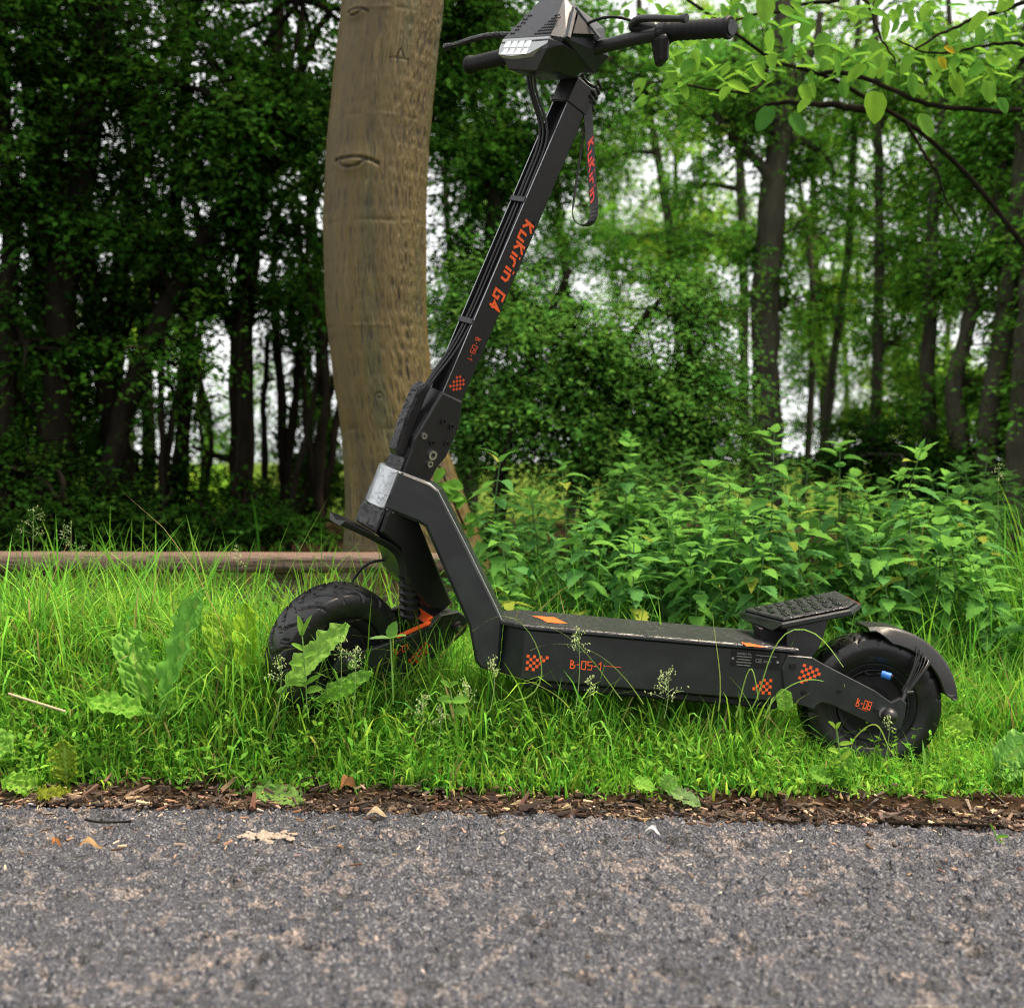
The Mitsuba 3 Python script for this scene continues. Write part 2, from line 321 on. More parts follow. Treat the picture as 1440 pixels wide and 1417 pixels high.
dome = trimesh.creation.icosphere(subdivisions=3, radius=0.0155); dome.apply_scale((1, 1.15, 1)); dome.apply_translation(RC + [0.003, -0.114, -0.002])
add(f'{S}__rear_axle__cap', dome, 'plastic_black', smooth=True, label='round black axle cap')
dome2 = dome.copy(); dome2.apply_translation([0, 0.228, 0]); add(f'{S}__rear_axle__cap', dome2, 'plastic_black', smooth=True)
# rear fender: a chamfered shell about the wheel
fa = np.radians(np.linspace(96, 5, 30)); sec = [(0.158, -.052), (0.158, -.050), (0.166, -.040), (0.166, .040), (0.158, .050), (0.158, .052), (0.154, .050), (0.162, .038), (0.162, -.038), (0.154, -.050)]
def fsec(t):
    k = np.clip((math.degrees(t) - 78) / 14, 0, 1)                          # the skirt starts a little behind the tip
    deep = 0.026 * (1 - k) * np.clip((math.degrees(t) - 2) / 10, 0.1, 1)
    return [(0.168 - deep, -.053), (0.168, -.045), (0.174, -.036), (0.174, .036), (0.168, .045), (0.168 - deep, .053), (0.165 - deep, .0505), (0.165, .042), (0.1705, .034), (0.1705, -.034), (0.165, -.042), (0.165 - deep, -.0505)]
fk = lambda t: 0.905 + 0.045 * np.clip((95 - math.degrees(t)) / 70, 0, 1)
rings = [[RC + np.array([r * fk(t) * math.cos(t) + 0.003, y, r * fk(t) * math.sin(t)]) for r, y in fsec(t)] for t in fa]
add(f'{S}__rear_fender', loft(rings), 'plastic_black', smooth=25)
br = ray(1271, 974, 2.075)
for k, (q, yy) in enumerate((((1292, 922), 2.095), ((1308, 930), 2.10))):
    add(f'{S}__rear_fender__strut', tube([ray(*q, yy), br + [0.004 * k, 0, -0.002]], 0.0042, 8), 'plastic_black', smooth=60)
add(f'{S}__rear_fender__strut', tube([br + [0.002, 0, -0.002], ray(1262, 1000, 2.06)], 0.0050, 8), 'plastic_black', smooth=60)
add(f'{S}__rear_fender__cable_tie', cat([tube(spline([ray(1290 + 4 * k, 908 + 5 * k, 2.098), ray(1284 + 4 * k, 940, 2.082), br + [0.003 * k - .004, 0, 0.004]], 8), 0.0011, 5) for k in range(5)] + [round_hull([br + [0.006, -.002, 0], br + [0.016, -.002, 0.002]], 0.0035)]), 'plastic_black', smooth=50, label='black cable ties holding the rear fender')
# footrest over the rear wheel
def fp(px, py, Y): return ray(px, py, Y)
top = np.array([fp(1099, 876, 2.06), fp(1197, 856.5, 2.06), fp(1209, 842, 2.10), fp(1180, 832.5, 2.24), fp(1158, 836.5, 2.24), fp(1040, 864, 2.24)])
pn = np.array([0.20, -0.02, 0.98]); pn = nrm(np.cross(top[1] - top[0], top[4] - top[0])); pn = pn if pn[2] > 0 else -pn
o = top[0]; ux = nrm(top[1] - top[0]); uy = nrm(np.cross(pn, ux)); top2 = np.stack([(top - o) @ ux, (top - o) @ uy], 1)
FP = lambda v: o + v[:, :1] * ux + v[:, 1:2] * uy + v[:, 2:3] * pn
add(f'{S}__footrest', plate(top2, -0.013, 0.0, 0.003, FP), 'paint_black')
add(f'{S}__footrest__pad', plate(miter(top2 if sg.Polygon(top2).exterior.is_ccw else top2[::-1], 0.007), 0.0005, 0.006, 0.003, FP), 'grip_tape', label='wet ribbed footrest pad')
ribs = []
for k in range(9):
    t = -0.02 + 0.021 * k
    for y0 in (0.025, 0.075, 0.125):
        ribs.append(plate([(t + y0 * -.30, y0), (t + .010 + y0 * -.30, y0), (t + .022 + (y0 + .04) * -.30, y0 + .036), (t + .012 + (y0 + .04) * -.30, y0 + .036)], 0.005, 0.0085, 0.001, FP))
inside = sg.Polygon(top2).buffer(-0.012)
ribs = [r for r in ribs if all(inside.contains(sg.Point(((p - o) @ ux), ((p - o) @ uy))) for p in r[0])]
add(f'{S}__footrest__tread_rib', cat(ribs), 'wet_plastic', kind='stuff')
add(f'{S}__footrest__front_flange', hull([fp(1099, 879, 2.06), fp(1086, 886, 2.08), fp(1057, 878, 2.23), fp(1040, 868, 2.24), fp(1098, 877, 2.064), fp(1042, 866, 2.236), fp(1104, 880, 2.07), fp(1050, 870, 2.23)]), 'paint_black')
br2 = side([(1107, 880), (1107, 925), (1142, 925), (1150, 915), (1158, 896), (1165, 872), (1150, 868)], 2.066)
add(f'{S}__footrest__bracket', plate(br2, 2.066, 2.076, 0.002, xz), 'paint_black')
add(f'{S}__footrest__bracket', plate(br2, 2.224, 2.234, 0.002, xz), 'paint_black')
add(f'{S}__footrest__bracket', plate(side([(1060, 878), (1106, 884), (1106, 901), (1064, 896)], 2.16), 2.12, 2.18, 0.002, xz), 'matte_black')
add(f'{S}__footrest__reflector', hull([fp(1204, 858, 2.085), fp(1209, 848, 2.10), fp(1209, 853, 2.10), fp(1190, 845, 2.2), fp(1190, 838, 2.2), fp(1203, 853, 2.085)]), 'red_lens', label='small red rear reflector')

# steered half: local axes a forward, b to the rider's left, c up along the steering axis -------------------------------------------
O = np.array([-0.189, YC, 0.634]); PHI, TH = math.radians(23.4), math.radians(42)
e3 = np.array([math.sin(PHI), 0, math.cos(PHI)]); f0 = np.array([-math.cos(PHI), 0, math.sin(PHI)]); l0 = np.array([0, -1.0, 0])
fw = math.cos(TH) * f0 + math.sin(TH) * l0; lf = math.cos(TH) * l0 - math.sin(TH) * f0
def G(v):
    v = np.atleast_2d(np.asarray(v, float)); return O + v[:, :1] * fw + v[:, 1:2] * lf + v[:, 2:3] * e3
def g(a, b, c): return G([(a, b, c)])[0]
acb = lambda v: G(v[:, [0, 2, 1]])                   # (a, c, b) -> world
def gm(m): return (G(m[0]), m[1]) if isinstance(m, tuple) else (G(m.vertices), np.asarray(m.faces))
def gcyl(at, r, h, axis='b', n=24):
    m = trimesh.creation.cylinder(radius=r, height=h, sections=n)
    if axis == 'b': m.apply_transform(trimesh.transformations.rotation_matrix(np.pi / 2, [1, 0, 0]))
    if axis == 'a': m.apply_transform(trimesh.transformations.rotation_matrix(np.pi / 2, [0, 1, 0]))
    m.apply_translation(at); return gm(m)
# front wheel
FC = (0.0, 0.0, -0.43)
wheel(lambda v: G(v * [1, 1, 1] + FC), f'{S}__front_wheel')
add(f'{S}__front_wheel__valve_cap', tube([g(-.020, .036, -.482), g(-.024, .046, -.492)], 0.0065, 12), 'blue', smooth=40, label='blue valve cap')
add(f'{S}__front_axle', gcyl((0, .056, -.43), 0.011, 0.03), 'steel', smooth=30)
# leading arm: two side plates and an orange-edged bridge behind the tyre
armp = [(0.03, -0.452), (0.03, -0.415), (-0.03, -0.398), (-0.098, -0.360), (-0.157, -0.318), (-0.172, -0.290), (-0.215, -0.272), (-0.250, -0.282), (-0.258, -0.310), (-0.235, -0.345), (-0.170, -0.425), (-0.06, -0.462)]
add(f'{S}__swing_arm', plate(armp, 0.052, 0.062, 0.002, acb), 'paint_black')
add(f'{S}__swing_arm_001', plate(armp, -0.062, -0.052, 0.002, acb), 'paint_black')
add(f'{S}__swing_arm__bridge', plate([(-0.172, -0.345), (-0.160, -0.312), (-0.18, -0.288), (-0.225, -0.280), (-0.235, -0.32), (-0.20, -0.36)], -0.0515, 0.0515, 0.003, acb), 'plastic_black')
add(f'{S}__swing_arm__orange_edge', cat([plate([(-0.092, -0.3600), (-0.157, -0.3155), (-0.157, -0.3105), (-0.092, -0.3555)], 0.050, 0.0605, 0.0004, acb), plate([(-0.152, -0.318), (-0.165, -0.309), (-0.165, -0.300), (-0.152, -0.310)], -0.052, 0.0499, 0.0004, acb)]), 'orange', label='orange edge of the front swing arm')
ux_, uy_ = nrm(-0.84 * fw + 0.54 * e3), nrm(0.54 * fw + 0.84 * e3)
add(f'{S}__swing_arm__lettering', stencil('B-01', 0.0135, 0.034, g(-0.100, .062, -.394), ux_, uy_, 0.9), 'orange')
add(f'{S}__swing_arm__checker_mark', checker([(0, 0), (1, 1), (1, -1), (2, 0), (2, 2), (3, 1), (3, 3), (4, 0), (4, 2), (4, 4), (5, 1), (5, 3), (3, -1), (5, 5), (6, 4), (6, 2)], 0.0068, g(-0.142, .062, -.398), nrm(-0.95 * fw + .30 * e3), nrm(0.30 * fw + .95 * e3)), 'orange')
add(f'{S}__swing_arm__pivot_bolt', gcyl((-0.226, .066, -.304), 0.0125, 0.012), 'plastic_black', smooth=30)
add(f'{S}__swing_arm__pivot_bolt', gcyl((-0.226, .073, -.304), 0.0065, 0.006), 'steel', smooth=30)
add(f'{S}__swing_arm__pivot_tube', gcyl((-0.226, 0, -.304), 0.020, 0.1035), 'plastic_black', smooth=30)
# fork: from under the head tube back and down to the arm pivot
forkp = [(0.046, -0.075), (0.048, -0.130), (0.044, -0.166), (-0.02, -0.186), (-0.075, -0.250), (-0.145, -0.285), (-0.190, -0.285), (-0.205, -0.262), (-0.030, -0.118), (-0.040, -0.080)]
add(f'{S}__fork', plate(forkp, -0.046, 0.046, 0.005, acb), 'plastic_black')
add(f'{S}__fork__front_cover', plate([(0.0470, -0.085), (0.0540, -0.09), (0.0540, -0.168), (0.0470, -0.172)], -0.040, 0.040, 0.003, acb), 'wet_plastic', label='wet glossy front of the fork crown')
# coil spring under a ribbed boot
prof = []
for k in range(6):
    t = k / 6; prof += [(0.0165, t), (0.0225, t + 0.035), (0.0225, t + 0.085), (0.0165, t + 0.12)]
s0, s1 = np.array([-0.082, 0.020, -0.232]), np.array([-0.134, 0.020, -0.322])
dirs = nrm(s1 - s0); sidev = np.array([0, 1.0, 0]); third = np.cross(dirs, sidev); aa = np.arange(22) * 2 * np.pi / 22
rings = [G(s0 + (s1 - s0) * t + r * (np.cos(aa)[:, None] * sidev + np.sin(aa)[:, None] * third)) for r, t in prof]
add(f'{S}__suspension_spring', loft(rings), 'plastic_black', smooth=35, label='black coil spring in front of the fork')
add(f'{S}__suspension_spring__collar', loft([G(s0 - dirs * t + 0.021 * (np.cos(aa)[:, None] * sidev + np.sin(aa)[:, None] * third)) for t in (0.0, 0.025)]), 'plastic_grey', smooth=35)
# mudguard
path = spline([(0.122, -0.181), (0.08, -0.184), (0.03, -0.190), (-0.018, -0.203), (-0.040, -0.222), (-0.052, -0.240)], 22)
th_ = 0.003; rings = []
tg = nrm(np.gradient(path, axis=0)); nv = np.stack([-tg[:, 1], tg[:, 0]], 1)
for k, (p, q) in enumerate(zip(path, nv)):
    w = 0.028 + 0.018 * min(1, k / 5)
    s = [(p[0] + q[0] * d, b, p[1] + q[1] * d) for d, b in ((-.010, -w), (0, -w * .72), (0.001, 0), (0, w * .72), (-.010, w), (-.010 - th_, w), (-th_, w * .72), (-th_, 0), (-th_, -w * .72), (-.010 - th_, -w))]
    rings.append(G(s))
add(f'{S}__front_mudguard', loft(rings), 'plastic_black', smooth=30)
add(f'{S}__brake_hose', tube(spline([g(-0.06, -.02, -.225), g(-.02, -.045, -.255), g(-0.02, -.06, -.34), g(0, -.055, -.42)], 16), 0.0032, 6), 'matte_black', smooth=60)
# folding joint above the head tube
add(f'{S}__folding_joint', plate([(0.040, -0.060), (0.044, 0.010), (0.048, 0.028), (0.040, 0.075), (0.030, 0.135), (-0.028, 0.135), (-0.046, 0.085), (-0.046, 0.020), (-0.036, -0.005), (-0.030, -0.060)], -0.0305, 0.0305, 0.004, acb), 'plastic_black')
add(f'{S}__folding_joint__wet_face', plate([(0.0475, 0.030), (0.0505, 0.033), (0.0430, 0.085), (0.0400, 0.083)], -0.028, 0.028, 0.001, acb), 'wet_plastic')
add(f'{S}__folding_joint__wet_face', plate([(0.0435, -0.052), (0.0465, -0.050), (0.0475, 0.006), (0.0445, 0.008)], -0.028, 0.028, 0.001, acb), 'wet_plastic')
lev = [(0.068, -0.006), (0.058, -0.016), (0.042, -0.012), (0.043, 0.010), (0.049, 0.075), (0.054, 0.132), (0.064, 0.137), (0.075, 0.122), (0.075, 0.060)]
add(f'{S}__folding_joint__lever', plate(lev, -0.014, 0.018, 0.005, acb), 'wet_plastic', label='black folding lever beaded with rain')
for (a, c), r, m in (((0.030, 0.041), .0062, 'steel'), ((-0.008, 0.012), .0100, 'steel'), ((-0.011, -0.006), .0068, 'steel'), ((0.004, 0.035), .006, 'plastic_black'), ((0.000, 0.083), .006, 'plastic_black'), ((-0.024, 0.080), .006, 'plastic_black'), ((-0.03, 0.045), .006, 'plastic_black')):
    ring = trimesh.creation.annulus(r_min=r * 0.5, r_max=r, height=0.005, sections=22); ring.apply_transform(trimesh.transformations.rotation_matrix(np.pi / 2, [1, 0, 0])); ring.apply_translation((a, 0.0325, c))
    add(f'{S}__folding_joint__bolt', gm(ring), m, smooth=30)
# stem: a channel section, open to the front
ch = [(0.021, -0.023), (0.021, -0.0205), (0.004, -0.0185), (0.004, 0.0185), (0.021, 0.0205), (0.021, 0.023), (-0.028, 0.023), (-0.034, 0.018), (-0.034, -0.018), (-0.028, -0.023)]
v = lambda q: G(np.c_[q[:, 0], q[:, 1], q[:, 2]])
add(f'{S}__stem', plate(ch, 0.125, 0.780, 0.0012, v), 'plastic_black')
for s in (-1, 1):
    add(f'{S}__stem__edge_line', plate([(0.0212, s * .0216 - .0013), (0.0218, s * .0216 - .0013), (0.0218, s * .0216 + .0013), (0.0212, s * .0216 + .0013)], 0.130, 0.760, 0.0002, v), 'bright_edge', label='bright edge of the stem channel')  # pale metal strip along each rim of the channel
for c in (0.285, 0.545):
    add(f'{S}__stem__cable_clip', plate([(0.0219, -.0225), (0.0255, -.0225), (0.0255, .0225), (0.0219, .0225)], c - .0055, c + .0055, 0.001, v), 'plastic_grey')
add(f'{S}__stem__lettering', stencil('KuKirin G4', 0.0265, 0.192, g(0.0035, 0.023, 0.512), -e3, -fw, 1.2, 0.12), 'orange', label='orange lettering running down the stem')
add(f'{S}__stem__lettering', stencil('B-09-1', 0.0125, 0.048, g(0.001, 0.023, 0.262), -e3, -fw, 0.85), 'orange_dull')
add(f'{S}__stem__checker_mark', checker([(0, 0), (1, 1), (0, 2), (2, 0), (2, 2), (1, 3), (3, 1), (3, 3), (2, 4), (0, 4), (4, 2), (1, 5), (3, 5), (4, 4)], 0.0056, g(0.012, 0.023, 0.152), nrm(e3 * -.3 - fw), nrm(e3 - fw * .3)), 'orange_dull')
for c in (0.517, 0.240):
    add(f'{S}__stem__screw', gcyl((-0.020, 0.0225, c), 0.0042, 0.004), 'matte_black', smooth=30)
for k, (b0, off) in enumerate(((-0.018, 0.0), (-0.004, 0.012), (0.014, 0.018))):
    pts = [(0.095, b0 * .6 - .02, 0.765), (0.060, b0 * .6 - .012, 0.725), (0.028, b0 * .7, 0.685), (0.0165, b0 * .7, 0.62), (0.0165, b0 * .7 + 0.002, 0.545), (0.0135, b0 * .8, 0.42), (0.0165, b0 * .7 + .002, 0.285), (0.030, b0 * .6 + .002, 0.20), (0.046, b0 * .4, 0.135), (0.044, b0 * .3, 0.06 + off), (0.042, b0 * .3, -0.02)]
    add(f'{S}__cable', tube(G(spline(pts, 46)), 0.0028 if k else 0.0034, 8), 'plastic_black', smooth=60)
add(f'{S}__stem__top_collar', plate([(0.024, -.026), (0.027, -.02), (0.027, .02), (0.024, .026), (-.030, .026), (-.037, .019), (-.037, -.019), (-.030, -.026)], 0.752, 0.805, 0.003, v), 'plastic_black')
# handlebar, grips and levers
def hb_(b): return 0.030 * b / 0.34 + 0.875
bar = spline([(0.01, -.36, hb_(-.36)), (0.02, -.22, hb_(-.22)), (0.05, -.10, hb_(-.10) - .032), (0.055, 0, hb_(0) - .045), (0.05, .10, hb_(.10) - .032), (0.02, .22, hb_(.22)), (0.01, .345, hb_(.345))], 40)
add(f'{S}__handlebar', tube(G(bar), 0.0125, 16), 'plastic_black', smooth=60)
for s, e in ((1, .350), (-1, -.385)):
    i0 = s * .215
    pts = [(0.0215 - .0135 * t, i0 + (e - i0) * t, hb_(i0 + (e - i0) * t)) for t in np.linspace(0, 1, 40)]
    rr = 0.0165 + 0.0006 * np.sin(np.arange(40) * 1.6); rr[:3] = .0195; rr[-4:] = (.0185, .0195, .0195, .0175)
    add(f'{S}__handlebar__grip', tube(G(pts), rr, 22), 'matte_black', smooth=45)
    add(f'{S}__handlebar__grip_cap', tube(G([(pts[-1][0], pts[-1][1] - s * .001, pts[-1][2]), (pts[-1][0] - .0003, pts[-1][1] + s * .004, pts[-1][2] + .0003)]), 0.0125, 20), 'plastic_grey' if s > 0 else 'matte_black', smooth=30)
    # lever clamp with its lever reaching forward along the grip
    add(f'{S}__handlebar__lever_clamp', gm(round_hull([(0.030, s * .185, hb_(s * .19) + .004), (0.045, s * .150, hb_(s * .16) + .004), (0.02, s * .178, hb_(s * .18) + .014), (0.03, s * .14, hb_(s * .14) + .012)], 0.012, 2)), 'plastic_black', smooth=40)
    lv = spline([(0.050, s * .150, hb_(s * .15) + .010), (0.074, s * .20, hb_(s * .20) + .010), (0.082, s * .30, hb_(s * .30) + .006), (0.072, s * .40, hb_(s * .40) + .006)], 20) if s < 0 else spline([(0.050, .150, hb_(.15) + .004), (0.070, .19, hb_(.19) - .002), (0.072, .25, hb_(.25) - .010), (0.066, .30, hb_(.30) - .012)], 20)
    lr = np.linspace(0.0075, 0.0052, 20); lr[-2:] = .0078
    add(f'{S}__handlebar__brake_lever', tube(G(lv), lr, 12), 'plastic_black' if s > 0 else 'wet_plastic', smooth=60)
    add(f'{S}__handlebar__brake_cable', tube(G(spline([(0.045, s * .145, hb_(s * .15) + .012), (0.09, s * .10, hb_(0) + .006), (0.10, s * .06, hb_(0) - .03), (0.085, s * .03, .80)], 16)), 0.0028, 8), 'matte_black', smooth=60)
add(f'{S}__handlebar__thumb_throttle', gm(round_hull([(0.020, .196, hb_(.19) - .018), (0.002, .205, hb_(.2) - .046), (0.012, .222, hb_(.22) - .044), (0.030, .225, hb_(.22) - .020)], 0.009, 2)), 'plastic_black', smooth=40)
add(f'{S}__handlebar__thumb_throttle', gm(round_hull([(0.010, .196, hb_(.19)), (0.024, .210, hb_(.2))], 0.019, 2)), 'plastic_black', smooth=40)
G0 = G
def G(v):
    return G0(np.atleast_2d(np.asarray(v, float)) + [0, 0, -.0135])
# headlamp pod
low = [(0.149, -.071, .801), (0.149, .071, .801), (0.152, -.070, .812), (0.152, .070, .816), (0.127, -.050, .775), (0.126, .036, .772), (0.10, .052, .787), (0.10, -.060, .784), (0.045, -.05, .800), (0.045, .040, .806), (0.04, -.068, .83), (0.04, .062, .838), (0.130, .082, .820), (0.130, -.082, .814)]
add(f'{S}__headlamp_pod', gm(round_hull(low, 0.003)), 'plastic_black', smooth=30)
upp = [(0.152, -.069, .822), (0.152, .069, .824), (0.132, .088, .831), (0.132, -.088, .826), (0.133, -.030, .914), (0.130, .030, .914), (0.116, .050, .900), (0.118, -.052, .898), (0.082, .078, .876), (0.082, -.078, .874), (0.03, .045, .915), (0.03, -.045, .915), (0.02, .080, .862), (0.02, -.080, .860), (0.02, .06, .83), (0.02, -.06, .83)]
add(f'{S}__headlamp_pod__cowl', gm(round_hull(upp, 0.002)), 'plastic_grey', smooth=20, label='grey faceted cowl above the headlamp')
# side visor of the cowl: pale rim round a dark triangular opening
def vis(s):
    A, B_, C = np.array([0.119, s * .058, .898]), np.array([0.132, s * .093, .830]), np.array([0.066, s * .092, .868])
    rim = [tube(G([A, B_]), 0.006, 6), tube(G([A, C]), 0.008, 6)]
    add(f'{S}__headlamp_pod__visor', cat(rim), 'plastic_grey', smooth=30)
    ins = np.array([A * .74 + B_ * .13 + C * .13, A * .1 + B_ * .8 + C * .1, A * .1 + B_ * .1 + C * .8]); off = np.array([0.0045, s * .0075, 0.002])
    add(f'{S}__headlamp_pod__visor_opening', hull(G(np.vstack([ins + off, ins - off * .2]))), 'matte_black')
vis(1); vis(-1)
# headlight: reflector cells behind a clear strip
front = lambda b, c, d=0.0: (0.1545 + d - 0.0 * b, b, c)
hl = [(-.071, .806), (.036, .806 - .004), (.070, .808), (.072, .822), (-.071, .820)]
add(f'{S}__headlamp_pod__headlight', gm(hull([front(b, c, d) for b, c in ((-.070, .803), (-.064, .788), (-.02, .784), (.03, .789), (.070, .808), (.070, .822), (-.070, .820)) for d in (-.012, .0)])), 'lens_white', smooth=20, label='white headlight strip')
cells = []
for k in range(4):
    for j in range(2):
        c_ = hull([(0.1552, -.049 + .0205 * k + u * .0088, .8085 - .0150 * j + w * .0062) for u in (-1, 1) for w in (-1, 1)] + [(0.1535, -.049 + .0205 * k + u * .0094, .8085 - .0150 * j + w * .0068) for u in (-1, 1) for w in (-1, 1)] + [(0.1572, -.049 + .0205 * k, .8085 - .0150 * j + .0035)])
        cells.append(c_)
add(f'{S}__headlamp_pod__headlight_cells', gm(cat(cells)), 'lens_chrome', label='bright reflector cells of the headlight')
def on_facet(A, B, C, uv, su, sv, th=0.0012):
    """Small dark plates on the facet through A, with B - A and C - A as its axes."""
    A, B, C = map(np.array, (A, B, C)); U, V = B - A, C - A; N = nrm(np.cross(U, V)); N = N if N[0] > 0 else -N
    ms = []
    for u, w in uv:
        p = A + U * u + V * w + N * .0022
        ms.append(hull([p + nrm(U) * a * su + nrm(V) * b * sv + N * c for a in (-1, 1) for b in (-1, 1) for c in (0, th)]))
    return ms
uv = [(i * .055 + .027 * (j % 2), .06 + .075 * j) for j in range(7) for i in range(10) if i * .055 + .1 * 0 < .50 - .02 * j and i * .055 > .03 * j]
vents = on_facet((.152, .015, .8225), (.152, .069, .824), (.1315, .030, .914), [(u * 1.9, w) for u, w in uv], .0014, .0016) + on_facet((.152, -.060, .8225), (.152, -.035, .8225), (.1330, -.030, .914), [(.1 + .3 * i + .15 * (j % 2), .10 + .09 * j) for j in range(6) for i in range(2)], .0013, .0017)
add(f'{S}__headlamp_pod__vent_slots', gm(cat(vents)), 'matte_black', kind='stuff')
grid_ = on_facet((.1525, .0725, .800), (.1345, .0875, .815), (.1525, .0735, .822), [(.06 + .115 * i, .12 + .2 * jj + .1 * (i % 2)) for i in range(8) for jj in range(4)], .0009, .0013)
add(f'{S}__headlamp_pod__vent_grid', gm(cat(grid_)), 'plastic_grey', kind='stuff')
G = G0
# wrist strap that hangs from the top of the stem
hk = g(-0.055, 0.02, 0.765)
WS = 'wrist_strap'
tag(WS, 'black fabric wrist strap with red lettering hanging from the top of the stem', 'strap')
Ys = hk[1] - 0.02
lp = [ray(826, 140, Ys), ray(828, 175, Ys), ray(831, 220, Ys), ray(834, 270, Ys), ray(835, 300, Ys), ray(829, 315, Ys), ray(818, 317, Ys + .004), ray(807, 308, Ys + .01), ray(806, 290, Ys + .015), ray(812, 245, Ys + .018), ray(819, 200, Ys + .016), ray(823, 165, Ys + .008), ray(824, 140, Ys + .004)]
sp = spline(lp, 70); tgv = nrm(np.gradient(sp, axis=0))
wid = np.array([.010, -0.004, 0.002]); rings = []
for k in range(70):
    t = k / 69
    w_ = nrm(np.array([0.86 - 0.95 * np.clip((t - .40) / .2, 0, 1), 0.5 * np.clip((t - .4) / .1, 0, 1) + .05, 0])) * (0.0085 if t < .5 else .0075)
    n_ = nrm(np.cross(tgv[k], w_)) * 0.0009
    rings.append([sp[k] - w_ - n_, sp[k] + w_ - n_, sp[k] + w_ + n_, sp[k] - w_ + n_])
add(f'{WS}__band', loft(rings), 'plastic_black')
sd = nrm(ray(833, 275, Ys) - ray(830, 200, Ys))
add(f'{WS}__lettering', stencil('KuKirin', 0.0115, 0.125, ray(826.5, 203, Ys - .0022), sd, [1, 0, 0.0], 1.2, -0.5), 'red_print')
add(f'{WS}__clasp', cat([round_hull([ray(822, 142, Ys), ray(830, 142, Ys)], 0.006, 1), tube([ray(826, 138, Ys), hk + [0, 0, 0.01]], 0.004, 8)]), 'plastic_black', smooth=40)
add(f'{S}__stem__cable_coil', cat([tube(G(spline([(-.02, .027, .79 + .011 * k), (-.042, .022, .785 + .011 * k), (-.050, 0, .79 + .011 * k), (-.042, -.022, .795 + .011 * k), (-.02, -.026, .805 + .011 * k)], 14)), .0032, 7) for k in range(4)]), 'plastic_black', smooth=60)
# ------------------------------------------------------------------ ground
def ss(a, b, x):
    t = np.clip((x - a) / (b - a), 0, 1); return t * t * (3 - 2 * t)
def edge_y(x):                                       # the ragged edge of the asphalt
    return 1.845 - 0.080 * x + 0.014 * (meshkit.noise(np.stack([x * 9, x * 0 + 3.3, x * 0], -1)) - .5) + 0.008 * (meshkit.noise(np.stack([x * 31, x * 0 + 7.3, x * 0], -1)) - .5)
def ground_z(x, y):
    x, y = np.asarray(x, float), np.asarray(y, float)
    e = 1.845 - 0.080 * x
    tilt = np.clip(0.062 - 0.095 * x, -0.02, 0.16)
    z = 0.022 * ss(0, .10, y - e) + (tilt - .022) * ss(.08, .42, y - e) + (0.14 - tilt * .8) * ss(2.45, 3.3, y)
    n = meshkit.fbm(np.stack([x * 5, y * 5, x * 0], -1), 3) - .5
    return z + 0.03 * n * ss(.05, .3, y - e)
def grid(xs, ys, zf):
    X, Y = np.meshgrid(xs, ys, indexing='ij'); n, m = X.shape
    v = np.stack([X, Y, zf(X, Y)], -1).reshape(-1, 3)
    i = np.arange(n * m).reshape(n, m)
    return v, np.stack([i[:-1, :-1], i[1:, :-1], i[1:, 1:], i[:-1, 1:]], -1).reshape(-1, 4)
def soil_col(p, n, uv):
    a = fbm(p.x * 30, p.y * 30, p.z * 9, octaves=4)
    near = mix((0.016, 0.010, 0.006), (0.050, 0.033, 0.021), smoothstep(0.3, 0.7, a))
    far = mix((0.045, 0.085, 0.012), (0.11, 0.16, 0.03), fbm(p.x * .35, p.y * .35))
    return mix(near, far, smoothstep(8.5, 11.0, p.y + 1.5 * fbm(p.x * .8, p.y * .8)))
scene['soil'] = {'type': 'diffuse', 'reflectance': mikit.proc(soil_col)}
xs = np.r_[-600, -60, -12, np.linspace(-5, 5, 141), 12, 60, 600]
ys = np.r_[np.linspace(1.70, 4.0, 110), np.linspace(4.1, 9, 36), 14, 30, 80, 250, 900]
def gz(X, Y):
    return ground_z(X, Y) - 0.10 * ss(.010, -.05, Y - (1.845 - .080 * X)) - 0.25 * ss(9, 14, Y)
add('ground', grid(xs, ys, gz), 'soil', smooth=True, kind='structure', label='dark soil of the verge and the woodland floor with a lit meadow beyond')

# asphalt: lumps in the mesh, stones and binder in the material
def stones(x, y):
    d1, d2, r1 = voronoi(x * 140, y * 140)
    e1, e2, r2 = voronoi(x * 260 + 5, y * 260)
    patch = fbm(x * 17, y * 22, 1.7, octaves=4)
    return d1, d2, r1, e1, e2, r2, patch
def asphalt_col(p, n, uv):
    d1, d2, r1, e1, e2, r2, patch = stones(p.x, p.y)
    show = smoothstep(0.70, 0.86, patch + 0.34 * (r1 - 0.5))                     # stones worn bare in patches
    tar = mix((0.018, 0.019, 0.024), (0.084, 0.089, 0.114), 0.55 * r1 + 0.45 * noise(p.x * 420, p.y * 420))
    tar = mix(tar, (0.20, 0.20, 0.215), smoothstep(0.80, 0.95, r2) * 0.8)
    stone = mix((0.16, 0.125, 0.110), (0.37, 0.295, 0.255), r2 * .6 + .4 * noise(p.x * 300, p.y * 300, 4.0))
    c = mix(tar, stone, show * smoothstep(0.62, 0.30, d1))
    worn = smoothstep(0.62, 0.73, fbm(p.x * 62, p.y * 50, 8.0, octaves=4) + 0.55 * (patch - 0.5)) * (0.3 + 0.7 * r1)
    c = mix(c, mix((0.17, 0.14, 0.125), (0.36, 0.30, 0.27), noise(p.x * 330, p.y * 330, 2.0)), worn * 0.75)
    pit = smoothstep(0.34, 0.22, fbm(p.x * 42, p.y * 42, 6.0)) * 0.75
    return mix((0.012, 0.012, 0.013), c, (smoothstep(0.02, 0.20, d2 - d1) * 0.88 + 0.12) * (1 - pit))
